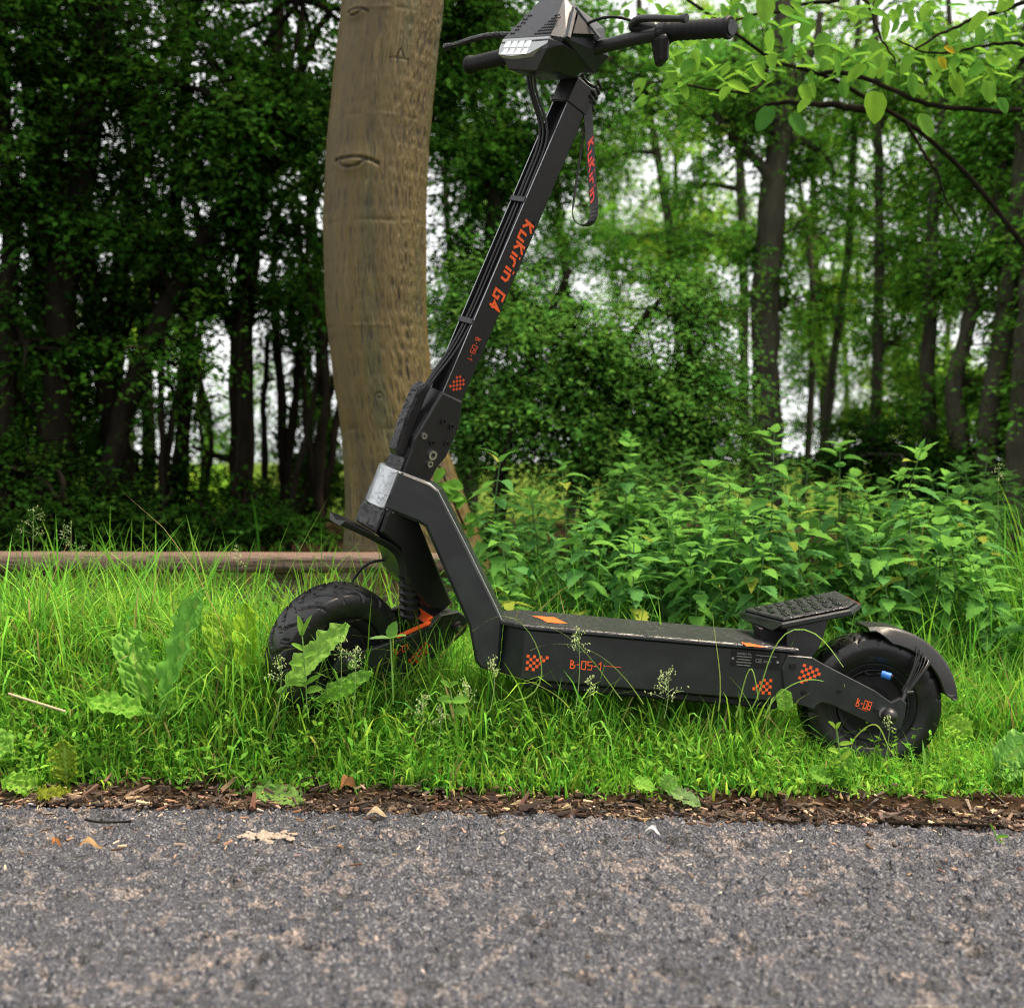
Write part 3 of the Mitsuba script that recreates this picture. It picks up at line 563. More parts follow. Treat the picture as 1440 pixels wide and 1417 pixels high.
def asphalt_bump(p, n, uv):
    d1, d2, r1, e1, e2, r2, patch = stones(p.x, p.y)
    return 0.7 * smoothstep(0.75, 0.10, d1) * (0.4 + r1) + 0.3 * smoothstep(0.7, 0.1, e1)
bumpy('asphalt', asphalt_bump, 0.0048, 0.0008, base_color=mikit.proc(asphalt_col), roughness=0.55, specular=0.45)
from scipy.spatial import cKDTree
rng = np.random.default_rng(11)
sp_ = np.c_[rng.uniform(-1.2, 1.2, 26000), rng.uniform(.8, 2.0, 26000)]; sh_ = rng.uniform(0, 1, 26000); tree_ = cKDTree(sp_)
def road_z(X, Y):
    q = np.stack([X, Y], -1); near = (np.abs(X) < 1.15) & (Y > .85)
    z = np.zeros_like(X)
    d, i = tree_.query(q[near], k=1)
    z[near] = (1 - np.clip(d / 0.0085, 0, 1) ** 2) * 0.0062 * (0.1 + 1.2 * sh_[i] ** 1.5)
    z += 0.016 * (meshkit.fbm(np.stack([X * 26, Y * 30, X * 0], -1), 4) - .5) * ss(.9, .6, np.abs(Y - 1.2) * 0) + 0.007 * np.minimum(0, meshkit.fbm(np.stack([X * 34, Y * 34, X * 0 + 2], -1), 2) - .42) * 3 + 0.014 * (meshkit.noise(np.stack([X * 1.5, Y * 3, X * 0], -1)) - .5)
    return z
xs = np.r_[-40, -12, -5, -2.4, np.linspace(-1.12, 1.12, 680), 2.4, 5, 12, 40]
tt = np.linspace(0, 1, 280)
def road_mesh():
    ys0 = np.r_[-4, -2, 0, .5, .8, .9 + tt * .985] / 1.885
    X, Tt = np.meshgrid(xs, ys0, indexing='ij')
    Y = Tt * (edge_y(X) + .012)
    n, m = X.shape; i = np.arange(n * m).reshape(n, m)
    Z = road_z(X, Y); Z[:, -1] -= .03; Z[:, -2] -= .004
    return np.stack([X, Y, Z], -1).reshape(-1, 3), np.stack([i[:-1, :-1], i[1:, :-1], i[1:, 1:], i[:-1, 1:]], -1).reshape(-1, 4)
add('road', road_mesh(), 'asphalt', smooth=True, kind='structure', label='worn grey asphalt with patches of bare pinkish stones')
# the far side of the road, behind the viewer
add('far_verge', grid(np.linspace(-40, 40, 41), np.r_[-600, -60, -12, -8, -4.1, -3.9], lambda X, Y: 0.02 + 0.1 * ss(-3.9, -5, Y) + 0 * X), 'soil', kind='structure')

# ------------------------------------------------------------------ scatter helpers
def scatter(tv, tf, pos, ax, up, sc, col=None, wsc=None):
    """Copies of a template (length along x, width along y, up z) at pos; returns vertices, faces and vertex colours."""
    x = nrm(ax); z = nrm(up - (up * x).sum(-1, keepdims=True) * x); y = np.cross(z, x)
    s = np.broadcast_to(np.asarray(sc, float), (len(pos),))[:, None, None]
    w = s if wsc is None else np.asarray(wsc, float)[:, None, None]
    v = pos[:, None] + tv[None, :, :1] * s * x[:, None] + tv[None, :, 1:2] * w * y[:, None] + tv[None, :, 2:3] * s * z[:, None]
    f = tf[None] + (np.arange(len(pos)) * len(tv))[:, None, None]
    c = None if col is None else np.repeat(col, len(tv), 0)
    return v.reshape(-1, 3), f.reshape(-1, 3), c
def join(parts):
    n, vs, fs, cs = 0, [], [], []
    for v, f, c in parts:
        vs.append(v); fs.append(f + n); cs.append(c); n += len(v)
    return np.vstack(vs), np.vstack(fs), np.vstack(cs)
def randc(rng, base, n, jit=0.25, hue=0.12):
    base = np.asarray(base, float)
    c = base[None] * np.exp(rng.normal(0, jit, (n, 1)))
    c[:, 0] *= np.exp(rng.normal(0, hue, n)); c[:, 2] *= np.exp(rng.normal(0, hue, n))
    return np.clip(c, 0.002, 0.9)
def leafmat(nm, rough=0.45, trans=0.9, spec=0.5):
    scene[nm] = {'type': 'principledthin', 'base_color': VC, 'roughness': rough, 'diff_trans': trans, 'eta': 1.4, 'spec_trans': 0.0}
leafmat('leaf', 0.42, 0.95); leafmat('dock_leaf', 0.40, 1.15); leafmat('grass_leaf', 0.40, 0.95); leafmat('dark_leaf', 0.55, 0.55)
scene['stalk'] = {'type': 'twosided', 'bsdf': {'type': 'principled', 'base_color': VC, 'roughness': 0.6}}
scene['bark_grey'] = {'type': 'diffuse', 'reflectance': mikit.proc(lambda p, n, uv: mix((0.030, 0.028, 0.020), (0.105, 0.098, 0.072), fbm(p.x * 40, p.y * 40, p.z * 9)))}
scene['bark_dark'] = {'type': 'diffuse', 'reflectance': mikit.proc(lambda p, n, uv: mix((0.008, 0.0065, 0.005), (0.030, 0.026, 0.019), fbm(p.x * 40, p.y * 40, p.z * 9)))}  # darkened so that canopy shade on the limbs sits in the colour

# ------------------------------------------------------------------ grass of the verge
rng = np.random.default_rng(3)
def blade_mesh(n, pos, ln, wd, lean, az, col, segs=4, droop=1.0, rng=rng):
    """Curved tapering blades, all in one mesh."""
    t = np.linspace(0, 1, segs + 1)
    ca, sa = np.cos(az), np.sin(az)
    ang = lean[:, None] + droop_arr(n, droop, rng)[:, None] * t[None] ** 1.6
    st = ln[:, None] / segs
    dx, dz = np.sin(ang) * st, np.cos(ang) * st
    r = np.c_[np.zeros(n), np.cumsum(dx[:, 1:], 1)]; h = np.c_[np.zeros(n), np.cumsum(dz[:, 1:], 1)]
    side_ = rng.uniform(-.6, .6, n) + az + np.pi / 2
    w = wd[:, None] * np.sqrt(np.clip(1 - t, 0, 1))[None] * (0.75 + .25 * np.minimum(1, t * 4))[None]
    cx, cy, cz = pos[:, :1] + r * ca[:, None], pos[:, 1:2] + r * sa[:, None], pos[:, 2:3] + h
    ox, oy = np.cos(side_)[:, None] * w / 2, np.sin(side_)[:, None] * w / 2
    v = np.empty((n, 2 * segs + 1, 3))
    v[:, 0:-1:2] = np.stack([cx - ox, cy - oy, cz], -1)[:, :-1]; v[:, 1::2] = np.stack([cx + ox, cy + oy, cz], -1)[:, :-1]
    v[:, -1] = np.stack([cx, cy, cz], -1)[:, -1]
    fs = []
    for k in range(segs - 1):
        a = 2 * k; fs += [[a, a + 1, a + 3], [a, a + 3, a + 2]]
    fs.append([2 * segs - 2, 2 * segs - 1, 2 * segs])
    f = np.array(fs)[None] + (np.arange(n) * (2 * segs + 1))[:, None, None]
    return v.reshape(-1, 3), f.reshape(-1, 3), np.repeat(col, 2 * segs + 1, 0)
def droop_arr(n, d, rng): return d * rng.gamma(2.2, .42, n)
def place(n, x0, x1, y0, y1, rng, keep=None):
    x, y = rng.uniform(x0, x1, n), rng.uniform(y0, y1, n)
    ok = np.ones(n, bool) if keep is None else keep(x, y)
    x, y = x[ok], y[ok]
    return np.stack([x, y, ground_z(x, y) - .004], -1)
def clump(x, y, s=7, o=0): return meshkit.fbm(np.stack([x * s, y * s, x * 0 + o], -1), 3)
GREEN, YGREEN, BGREEN = (0.135, 0.350, 0.036), (0.235, 0.47, 0.062), (0.07, 0.19, 0.025)
under_wheel = lambda x, y: ((np.abs(x - .723) < .12) & (np.abs(y - YC) < .04))
parts_ = []
def lawn(n, x0, x1, y0, y1, lmin, lmax, wmin, wmax, off, droop=1.0, col=GREEN, segs=4):
    keep = lambda x, y: (y - (1.845 - .080 * x) > off + .07 * (clump(x, y, 9) - .5) + .05 * (clump(x, y, 35, 4) - .5)) & ~under_wheel(x, y)
    p = place(n, x0, x1, y0, y1, rng, keep); k = len(p)
    front = np.clip((p[:, 1] - (1.845 - .080 * p[:, 0]) - off) / .16, 0.30, 1)
    ln = rng.uniform(lmin, lmax, k) * (0.30 + 1.35 * clump(p[:, 0], p[:, 1], 8, 2)) * front * (1 + .22 * ss(-.05, -.25, p[:, 0]) * (p[:, 1] < 2.4) - .52 * ss(.46, .56, p[:, 0]) * (p[:, 1] < 2.3))
    tall = rng.random(k) < .05; ln[tall] *= 1.55
    ln *= 1 - .50 * ss(-.31, -.25, p[:, 0]) * ss(-.08, -.13, p[:, 0]) * ss(2.16, 2.10, p[:, 1]) * ss(1.94, 2.0, p[:, 1])
    c = randc(rng, col, k, .28, .2); dry = rng.random(k) < .045; c[dry] = np.array([.42, .33, .14]) * rng.uniform(.6, 1.1, (dry.sum(), 1))
    parts_.append(blade_mesh(k, p, ln, rng.uniform(wmin, wmax, k) * 1.18, rng.gamma(2, .13, k), rng.uniform(0, 2 * np.pi, k), c, segs, droop))
lawn(24000, -1.15, 1.25, 1.90, 2.65, .08, .21, .0024, .0048, .065, 1.2)
lawn(6500, -1.15, 1.25, 1.88, 2.5, .06, .16, .004, .0075, .065, 1.1, YGREEN)
lawn(5000, -1.15, 1.25, 2.0, 2.7, .10, .23, .0016, .0030, .16, 1.2, YGREEN)
lawn(11000, -1.1, .52, 1.93, 2.5, .10, .22, .0035, .0070, .10, 1.7, YGREEN, 5)
lawn(3000, .45, 1.25, 1.88, 2.5, .10, .20, .0035, .0060, .10, 1.5, YGREEN, 5)
lawn(9000, -2.2, -.1, 2.6, 3.2, .05, .12, .0025, .005, .2, 1.0, GREEN)
lawn(7000, -.1, 2.4, 2.6, 3.5, .10, .24, .003, .006, .2, 1.0, GREEN)
lawn(2600, -2.8, 2.9, 3.3, 4.6, .06, .16, .004, .008, .2, 1.0, BGREEN)
v, f, c = join(parts_)
add('grass', (v, f), 'grass_leaf', smooth=False, color=c, kind='stuff', category='grass', label='lush bright green grass of the verge under and around the scooter')
# taller arching tufts by the rail
parts_ = []
for cx, cy, n, ln in [(-1.00, 2.72, 70, .34), (-.83, 2.66, 90, .34), (-1.22, 2.75, 50, .34), (-.66, 2.72, 40, .28), (-.50, 2.8, 26, .30), (-.30, 2.78, 34, .30), (-.16, 2.85, 20, .26), (-.93, 2.58, 70, .26), (-1.12, 2.56, 60, .24), (-1.45, 2.7, 60, .34),
                      (1.35, 2.75, 120, .40), (1.12, 2.68, 110, .34), (1.02, 2.62, 70, .30), (1.5, 2.95, 120, .5), (.1, 2.5, 60, .28), (.35, 2.52, 70, .26), (.62, 2.5, 60, .26)]:
    p = np.stack([rng.normal(cx, .06, n), rng.normal(cy, .05, n)], -1); p = np.c_[p, ground_z(p[:, 0], p[:, 1])]
    parts_.append(blade_mesh(n, p, rng.uniform(.6, 1.1, n) * ln, rng.uniform(.003, .0062, n), rng.gamma(2, .09, n), rng.uniform(0, 2 * np.pi, n), randc(rng, GREEN, n, .22, .15), 7, 1.0))
v, f, c = join(parts_)
add('tall_grass', (v, f), 'grass_leaf', color=c, kind='stuff', category='grass', label='tall arching grass tufts in front of the brown rail')
# a few long blades that hang across the scooter
BLADES = ['long arching grass blade bent over in front of the footrest bracket and rear tyre', 'long grass blade looping across the bent foot of the frame neck', 'long slanting grass blade crossing the front half of the deck side', 'upright grass blade in front of the rating plate end of the deck', 'low grass blade arching over the orange checker flag at the deck front', 'grass blade arching across the lettering on the deck side',
          'short hooked grass blade in front of the rear checker flag of the deck', 'grass blade lying across the checker flag of the rear arm', 'grass blade curling under the rear axle']
parts_ = []
for i_, pts in enumerate([[(1052, 1000, 2.0), (1085, 920, 1.99), (1118, 885, 1.98), (1140, 888, 1.98), (1162, 905, 1.975), (1186, 938, 1.97)], [(725, 985, 2.02), (760, 925, 2.0), (705, 866, 2.0), (672, 882, 2.0), (664, 888, 2.0)], [(875, 985, 2.0), (830, 925, 1.98), (790, 890, 1.98), (735, 872, 1.98), (712, 868, 1.985)], [(1010, 1000, 2.0), (1012, 945, 1.99), (1005, 890, 1.99), (1002, 860, 1.99)], [(800, 995, 2.0), (760, 965, 1.97), (700, 945, 1.97), (660, 935, 1.98)], [(905, 990, 2.0), (880, 955, 1.98), (840, 920, 1.98), (790, 905, 1.98), (745, 915, 1.99)],
              [(1036, 1000, 1.99), (1048, 955, 1.98), (1056, 940, 1.98), (1062, 955, 1.98), (1066, 985, 1.98)], [(1075, 1010, 1.98), (1110, 965, 1.97), (1135, 956, 1.97), (1158, 958, 1.97)], [(1200, 1040, 1.98), (1238, 1025, 1.97), (1243, 1035, 1.97), (1262, 1065, 1.97)]]):
    q = spline([ray(*a) for a in pts], 16); k = len(q)
    w = 0.0029 * np.sqrt(np.clip(1 - np.linspace(0, 1, k), 0.02, 1)) / 2
    sd = nrm(np.cross(np.gradient(q, axis=0), [0.1, .8, .5])) * w[:, None]
    v = np.stack([q - sd, q + sd + [0, -.001, .001]], 1).reshape(-1, 3); j = np.arange(k - 1) * 2
    f = np.vstack([np.stack([j, j + 1, j + 3], 1), np.stack([j, j + 3, j + 2], 1)])
    add('long_grass_blade' + (f'_{i_:03d}' if i_ else ''), (v, f), 'grass_leaf', smooth=False, color=np.repeat(randc(rng, (.30, .46, .10), 1, .1), len(v), 0), category='grass blade', label=BLADES[i_])

# small weeds: stems with opposite pointed leaves, one mass
LEAF12 = np.array([(0, 0, 0), (.22, .30, .05), (.22, -.30, .05), (.5, .40, .06), (.5, -.40, .06), (.8, .22, 0), (.8, -.22, 0), (1, 0, -.08), (.22, 0, .0), (.5, 0, .01), (.8, 0, -.03)])
LF12 = np.array([(0, 8, 1), (0, 2, 8), (8, 9, 3), (8, 3, 1), (8, 2, 4), (8, 4, 9), (9, 10, 5), (9, 5, 3), (9, 4, 6), (9, 6, 10), (10, 7, 5), (10, 6, 7)])
def weeds(n, x0, x1, y0, y1, hmin, hmax, l0, l1, col, keep, nodes=5, width=.55):
    p = place(n, x0, x1, y0, y1, rng, keep); n = len(p)
    h = rng.uniform(hmin, hmax, n); lean = rng.normal(0, .35, (n, 2))
    P, A, U, Sz, C = [], [], [], [], []
    for k in range(nodes):
        t = (k + 1.2) / (nodes + .2)
        q = p + np.c_[lean * h[:, None] * t * t, h * t * .96]
        a0 = rng.uniform(0, 6.28, n) if k == 0 else a0 + np.pi / 2 + rng.normal(0, .3, n)
        for s in (0, np.pi):
            el = rng.normal(.35 + .5 * (t - .5), .25, n); a = a0 + s
            P.append(q); A.append(np.stack([np.cos(a) * np.cos(el), np.sin(a) * np.cos(el), np.sin(el)], -1)); U.append(np.stack([rng.normal(0, .2, n), rng.normal(0, .2, n), np.ones(n)], -1))
            Sz.append(rng.uniform(l0, l1, n) * (1 - .45 * t)); C.append(randc(rng, col, n, .22, .15))
    P, A, U, Sz, C = map(np.concatenate, (P, A, U, Sz, C))
    lv = scatter(LEAF12 * [1, width, 1], LF12, P, A, U, Sz, C)
    m = h * 1.02
    st = blade_mesh(n, p, np.sqrt(m ** 2 + (np.linalg.norm(lean, axis=1) * h) ** 2), np.full(n, .0026), np.arctan(np.linalg.norm(lean, axis=1)) * .6, np.arctan2(lean[:, 1], lean[:, 0]), randc(rng, np.array(col) * .8, n, .15), 4, .3)
    return [lv, st]
front_keep = lambda a, b: (lambda x, y: (y - (1.845 - .080 * x) > a + .06 * (clump(x, y, 10, 1) - .5)) & (y - (1.845 - .080 * x) < b))
ws = weeds(420, -1.05, .15, 1.95, 2.45, .05, .12, .018, .036, (.17, .38, .045), front_keep(.06, .42)) + weeds(190, .1, 1.1, 1.85, 2.3, .04, .10, .016, .030, (.17, .38, .045), front_keep(.065, .36)) + weeds(260, -1.2, 1.6, 2.3, 2.75, .08, .2, .02, .04, (.10, .26, .04), front_keep(.3, .9)) + \
     weeds(260, -1.05, 1.1, 1.9, 2.1, .012, .035, .016, .034, (.15, .34, .05), front_keep(.05, .14), nodes=2, width=.8) + weeds(500, -.2, 2.4, 2.6, 3.4, .15, .34, .03, .06, (.05, .15, .03), lambda x, y: y > 0, nodes=6)
v, f, c = join(ws)
add('ground_cover', (v, f), 'leaf', color=c, kind='stuff', category='weeds', label='small leafy weeds among the grass along the road edge')

# mulch strip: chips, needles and bits of dead leaf on the soil at the asphalt edge
n = 6000
x = rng.uniform(-1.15, 1.15, n); y = (1.845 - .080 * x) + rng.gamma(2.2, .026, n) - .012 + .02 * (clump(x, y * 0, 12) - .5) if False else (1.845 - .080 * x) + rng.gamma(2.0, .019, n) - .018
chip = trimesh.creation.box((1, .34, .16)); cv, cf = np.asarray(chip.vertices) + np.array([[.5, 0, 0]]) * 0, np.asarray(chip.faces)
cv = cv * np.where(cv[:, :1] > 0, [1, .55, .8], [1, 1, 1])
az = rng.uniform(0, 6.28, n); el = rng.normal(0, .22, n)
pz = np.maximum(ground_z(x, y), 0.002) + .003 + rng.exponential(.004, n)
cc = randc(rng, (.050, .030, .019), n, .65, .1); lt = rng.random(n) < .10; cc[lt] = randc(rng, (.36, .25, .15), lt.sum(), .3)
cv_, cf_, cc_ = scatter(cv, cf, np.stack([x, y, pz], -1), np.stack([np.cos(az) * np.cos(el), np.sin(az) * np.cos(el), np.sin(el)], -1), np.stack([rng.normal(0, .3, n), rng.normal(0, .3, n), np.ones(n)], -1), np.clip(rng.gamma(1.6, .0075, n), .003, .05), cc, np.clip(rng.gamma(2.2, .006, n), .003, .02))
add('bark_mulch', (cv_, cf_), 'stalk', color=cc_, kind='stuff', category='bark mulch', label='brown strip of bark chips and leaf litter between asphalt and grass')
# crumbs of chip and grit that lie on the asphalt
n = 520; x = rng.uniform(-1.0, 1.0, n); y = (1.845 - .080 * x) - rng.exponential(.11, n); ok = y > 1.0; x, y = x[ok], y[ok]; n = len(x); az = rng.uniform(0, 6.28, n)
cc = randc(rng, (.16, .09, .05), n, .6, .1); lt = rng.random(n) < .35; cc[lt] = randc(rng, (.45, .36, .27), lt.sum(), .3)
gv = scatter(cv, cf, np.stack([x, y, np.full(n, .007)], -1), np.stack([np.cos(az), np.sin(az), az * 0 + rng.normal(0, .1, n)], -1), np.tile([0, 0, 1.0], (n, 1)), np.clip(rng.gamma(2, .004, n), .003, .02), cc, np.clip(rng.gamma(2, .0035, n), .002, .01))
add('road_litter', gv[:2], 'stalk', color=gv[2], kind='stuff', category='litter', label='scattered crumbs of bark and grit on the asphalt')
# single things one can pick out on the road edge
def curled_leaf(key, px, py, Y, ln, wd, azi, col, label, curl=.5):
    u, w = np.meshgrid(np.linspace(0, 1, 13), np.linspace(-1, 1, 7), indexing='ij')
    half = wd * np.sin(np.pi * np.clip(u, .02, .98)) ** .8
    p = ray(px, py, Y); p[2] = (float(ground_z(p[0], p[1])) if p[1] > 1.845 - .08 * p[0] else 0.0) + .010; xx, yy = (u - .5) * ln, w * half / 2
    zz = np.abs(w) ** 2 * half * curl + .006 * np.sin(u * 5) + .004 * meshkit.noise(np.stack([u * 5, w * 2, u * 0 + azi], -1))
    v = np.stack([p[0] + xx * math.cos(azi) - yy * math.sin(azi), p[1] + xx * math.sin(azi) + yy * math.cos(azi), p[2] + zz], -1).reshape(-1, 3)
    i = np.arange(13 * 7).reshape(13, 7); f = np.stack([i[:-1, :-1], i[1:, :-1], i[1:, 1:], i[:-1, 1:]], -1).reshape(-1, 4)
    add(key, (v, f), 'leaf', smooth=True, color=np.repeat(np.array([col]), len(v), 0) * (0.8 + .4 * meshkit.noise(v * 300)[:, None]), category='leaf', label=label)
curled_leaf('dead_leaf', 532, 1165, 1.822, .040, .014, .1, (.62, .50, .34), 'pale narrow dead leaf at the asphalt edge below the front wheel')
curled_leaf('dead_leaf_001', 490, 1103, 1.93, .035, .02, .8, (.40, .20, .10), 'reddish brown curled leaf in the mulch left of the middle', .9)
curled_leaf('dead_leaf_002', 128, 1213, 1.675, .034, .012, .2, (.55, .36, .18), 'tan splinter-shaped leaf lying on the asphalt at the left')
curled_leaf('dead_leaf_003', 80, 1215, 1.68, .015, .012, 1.0, (.50, .22, .08), 'small orange brown leaf scrap on the asphalt at the far left')
curled_leaf('feather', 920, 1192, 1.735, .030, .008, -.3, (.75, .78, .82), 'small white feather on the asphalt under the deck')
add('twig', tube(spline([ray(1235, 1171, 1.785), ray(1300, 1170, 1.775), ray(1360, 1173, 1.77), ray(1410, 1176, 1.765)], 20) * [1, 1, 0] + [0, 0, .012], np.linspace(.0032, .0022, 20), 6), 'bark_dark', smooth=60, category='twig', label='long thin red-brown twig lying along the asphalt edge at the right')
add('twig_001', tube(spline([ray(120, 1168, 1.80), ray(150, 1172, 1.785), ray(185, 1168, 1.79)], 10) * [1, 1, 0] + [0, 0, .011], .0020, 5), 'bark_dark', smooth=60, category='twig', label='short thin twig on the asphalt edge at the left')
add('dry_stalk', tube(spline([ray(12, 975, 2.06), ray(50, 987, 2.05), ray(92, 1000, 2.04)], 10), .0026, 6), 'stalk', color=np.tile([.42, .33, .20], (6 * 10 + 2, 1)), category='stalk', label='straw-coloured dry stalk lying in the grass at the far left', smooth=True)
# a pale patch of crushed stone bedded in the road
sv, sf = [], []
rs = np.random.default_rng(9)
for k in range(46):
    b = trimesh.creation.icosphere(subdivisions=1, radius=1.0); b.vertices *= rs.uniform(.55, 1.15, (len(b.vertices), 1)); b.apply_scale([rs.uniform(.004, .012), rs.uniform(.004, .010), rs.uniform(.002, .004)])
    cpt = ray(382, 1181, 1.735); b.apply_translation([cpt[0] + rs.normal(0, .022), cpt[1] + rs.normal(0, .010), .005]); sv.append(b)
sm = cat(sv)
add('crushed_stone', sm, 'stalk', color=np.tile([.30, .24, .19], (len(sm[0]), 1)) * rs.uniform(.7, 1.1, (len(sm[0]), 1)), kind='stuff', category='stones', label='pale patch of crushed stone bedded in the asphalt')
# seedling growing out of the road at the right
# ------------------------------------------------------------------ broad leaves: docks, one leaf a part
def dock_leaf(key, base, tip, width, col, seed, fold=.35, holes=0.0, wave=.010, bow=0.0, up=None):
    r = np.random.default_rng(seed); nu, nw = 30, 15
    u, w = np.meshgrid(np.linspace(0, 1, nu), np.linspace(-1, 1, nw), indexing='ij')
    ax = tip - base; ln = np.linalg.norm(ax); ax = ax / ln
    up = np.array([0.0, -.75, .55]) if up is None else np.asarray(up, float)
    zz = nrm(up - (up @ ax) * ax); yy = np.cross(zz, ax)
    half = width / 2 * np.clip(ss(.06, .34, u), 0.03, 1) * (1 - ss(.72, 1.02, u) ** 1.5) ** .6
    half = np.maximum(half, .0022 * (1 - ss(.9, 1, u)))
    crk = 1.5 * (meshkit.fbm(np.stack([u * 22, w * 7, u * 0 + seed], -1), 3) - .5) - .25 * np.exp(-((np.abs((u * 9 - np.abs(w) * 1.6) % 1 - .5)) / .12) ** 2)
    ruff = np.sin(u * 34 + seed + 2 * w) * np.abs(w) ** 2
    h = half * fold * w ** 2 + wave * (crk * 1.6 * (np.abs(w) > .05) + .55 * ruff * (half > .006)) + bow * np.sin(np.pi * u) * ln - .003 * np.exp(-(w / .07) ** 2)
    v = base + (u * ln)[..., None] * ax + ((w + .12 * crk) * half)[..., None] * yy + h[..., None] * zz
    i = np.arange(nu * nw).reshape(nu, nw); f = np.stack([i[:-1, :-1], i[1:, :-1], i[1:, 1:], i[:-1, 1:]], -1).reshape(-1, 4)
    if holes:
        fc = v.reshape(-1, 3)[f].mean(1); uu = u.reshape(-1)[f].mean(1); wwm = np.abs(w.reshape(-1)[f].mean(1))
        kill = (meshkit.noise(np.stack([uu * 26, w.reshape(-1)[f].mean(1) * 7, uu * 0 + seed], -1)) > 1 - holes) & (uu > .25) & (wwm > .1)
        f = f[~kill]
    rib = np.exp(-(w / .06) ** 2)[..., None]
    c = np.asarray(col)[None, None] * (0.82 + .5 * meshkit.fbm(np.stack([u * 9, w * 3, u * 0 + seed + 5], -1), 3))[..., None] * (1 - rib) + np.asarray([.22, .36, .10]) * rib
    add(key, (v.reshape(-1, 3), f), 'dock_leaf', smooth=True, color=np.clip(c.reshape(-1, 3) * [1.75, 1.55, 1.3], 0, .9))
DC = (.17, .34, .040)
def dock(nm, label, leaves, group=None):
    tag(nm, label, 'dock plant', group)
    for i, L_ in enumerate(leaves):
        dock_leaf(f'{nm}__leaf' + (f'_{i:03d}' if i else ''), **L_)
dock('dock_plant', 'large crinkled dock plant standing upright in the grass left of the front wheel', [
    dict(base=ray(222, 1010, 2.00), tip=ray(284, 826, 2.04), width=.058, col=(.10, .27, .055), seed=1, holes=.08, wave=.012, fold=.5, up=(-.35, -.6, .55)),
    dict(base=ray(218, 1008, 2.06), tip=ray(176, 880, 2.16), width=.065, col=(.12, .28, .06), seed=2, holes=.08, wave=.014, bow=.12),
    dict(base=ray(228, 1008, 2.06), tip=ray(300, 945, 2.2), width=.05, col=(.11, .26, .05), seed=3, wave=.010),
    dict(base=ray(215, 1005, 2.0), tip=ray(120, 985, 2.0), width=.06, col=(.12, .28, .05), seed=31, wave=.010, up=(0, -.3, .9))])
dock('dock_plant_001', 'pair of upright yellow-green dock leaves close to the left side of the front wheel', [
    dict(base=ray(352, 975, 2.12), tip=ray(345, 848, 2.18), width=.052, col=(.19, .34, .035), seed=4, fold=.6),
    dict(base=ray(345, 975, 2.14), tip=ray(293, 862, 2.24), width=.055, col=(.17, .31, .045), seed=5, holes=.06, bow=.08),
    dict(base=ray(348, 975, 2.16), tip=ray(318, 915, 2.16), width=.07, col=(.14, .30, .05), seed=6, wave=.006)])
dock('dock_plant_002', 'pale dock plant leaning across the front wheel', [
    dict(base=ray(392, 975, 1.97), tip=ray(490, 878, 1.96), width=.060, col=(.17, .34, .08), seed=7, wave=.009, holes=.04, up=(-.55, -.6, .5)),
    dict(base=ray(440, 985, 1.98), tip=ray(525, 945, 1.99), width=.030, col=(.12, .27, .06), seed=8, wave=.006),
    dict(base=ray(450, 985, 1.98), tip=ray(505, 962, 1.96), width=.026, col=(.13, .30, .05), seed=9, wave=.006)])
dock('dock_plant_003', 'ragged yellowing dock plant full of holes at the road edge on the left', [
    dict(base=ray(95, 1108, 1.95), tip=ray(88, 1040, 1.96), width=.050, col=(.13, .21, .03), seed=10, holes=.30, wave=.010),
    dict(base=ray(100, 1112, 1.93), tip=ray(50, 1118, 1.90), width=.034, col=(.14, .19, .03), seed=11, holes=.15, up=(0, -.3, .9)),
    dict(base=ray(60, 1112, 1.94), tip=ray(2, 1096, 1.94), width=.045, col=(.15, .30, .06), seed=12, holes=.06, up=(0, -.5, .8)),
    dict(base=ray(20, 1060, 1.97), tip=ray(-22, 1042, 1.98), width=.060, col=(.15, .31, .08), seed=13, up=(0, -.5, .8))])
dock('dock_plant_004', 'grey-green hole-ridden dock leaf lying flat on the mulch below the front wheel', [
    dict(base=ray(345, 1108, 1.94), tip=ray(428, 1128, 1.88), width=.045, col=(.13, .25, .08), seed=14, holes=.16, wave=.006, up=(0, -.4, .9))])
dock('dock_plant_005', 'dock plant with pale broad leaves at the right edge beyond the rear wheel', [
    dict(base=ray(1395, 1085, 1.96), tip=ray(1452, 1035, 1.96), width=.06, col=(.15, .33, .10), seed=15, up=(0, -.6, .7)),
    dict(base=ray(1400, 1090, 1.95), tip=ray(1445, 1080, 1.93), width=.05, col=(.14, .30, .09), seed=16, up=(0, -.5, .8)),
    dict(base=ray(1370, 1040, 2.02), tip=ray(1330, 1012, 2.04), width=.05, col=(.17, .32, .06), seed=17)])
dock('dock_plant_006', 'low dock plant growing in front of the rear wheel', [
    dict(base=ray(1165, 1092, 1.93), tip=ray(1200, 1055, 1.94), width=.045, col=(.13, .29, .06), seed=18, up=(0, -.6, .7)),
    dict(base=ray(1105, 1005, 1.97), tip=ray(1100, 968, 1.98), width=.030, col=(.12, .28, .05), seed=19, wave=.003),
    dict(base=ray(1170, 1095, 1.92), tip=ray(1140, 1090, 1.90), width=.04, col=(.13, .29, .06), seed=20, up=(0, -.4, .9))])
dock('dock_plant_007', 'small grey-green dock plant at the mulch strip under the deck', [
    dict(base=ray(930, 1105, 1.89), tip=ray(985, 1133, 1.84), width=.030, col=(.13, .24, .11), seed=21, wave=.003, up=(0, -.4, .9)),
    dict(base=ray(930, 1110, 1.88), tip=ray(950, 1092, 1.87), width=.032, col=(.16, .33, .09), seed=22, wave=.003),
    dict(base=ray(925, 1110, 1.88), tip=ray(890, 1100, 1.88), width=.035, col=(.14, .31, .06), seed=23, wave=.003, up=(0, -.4, .9))])
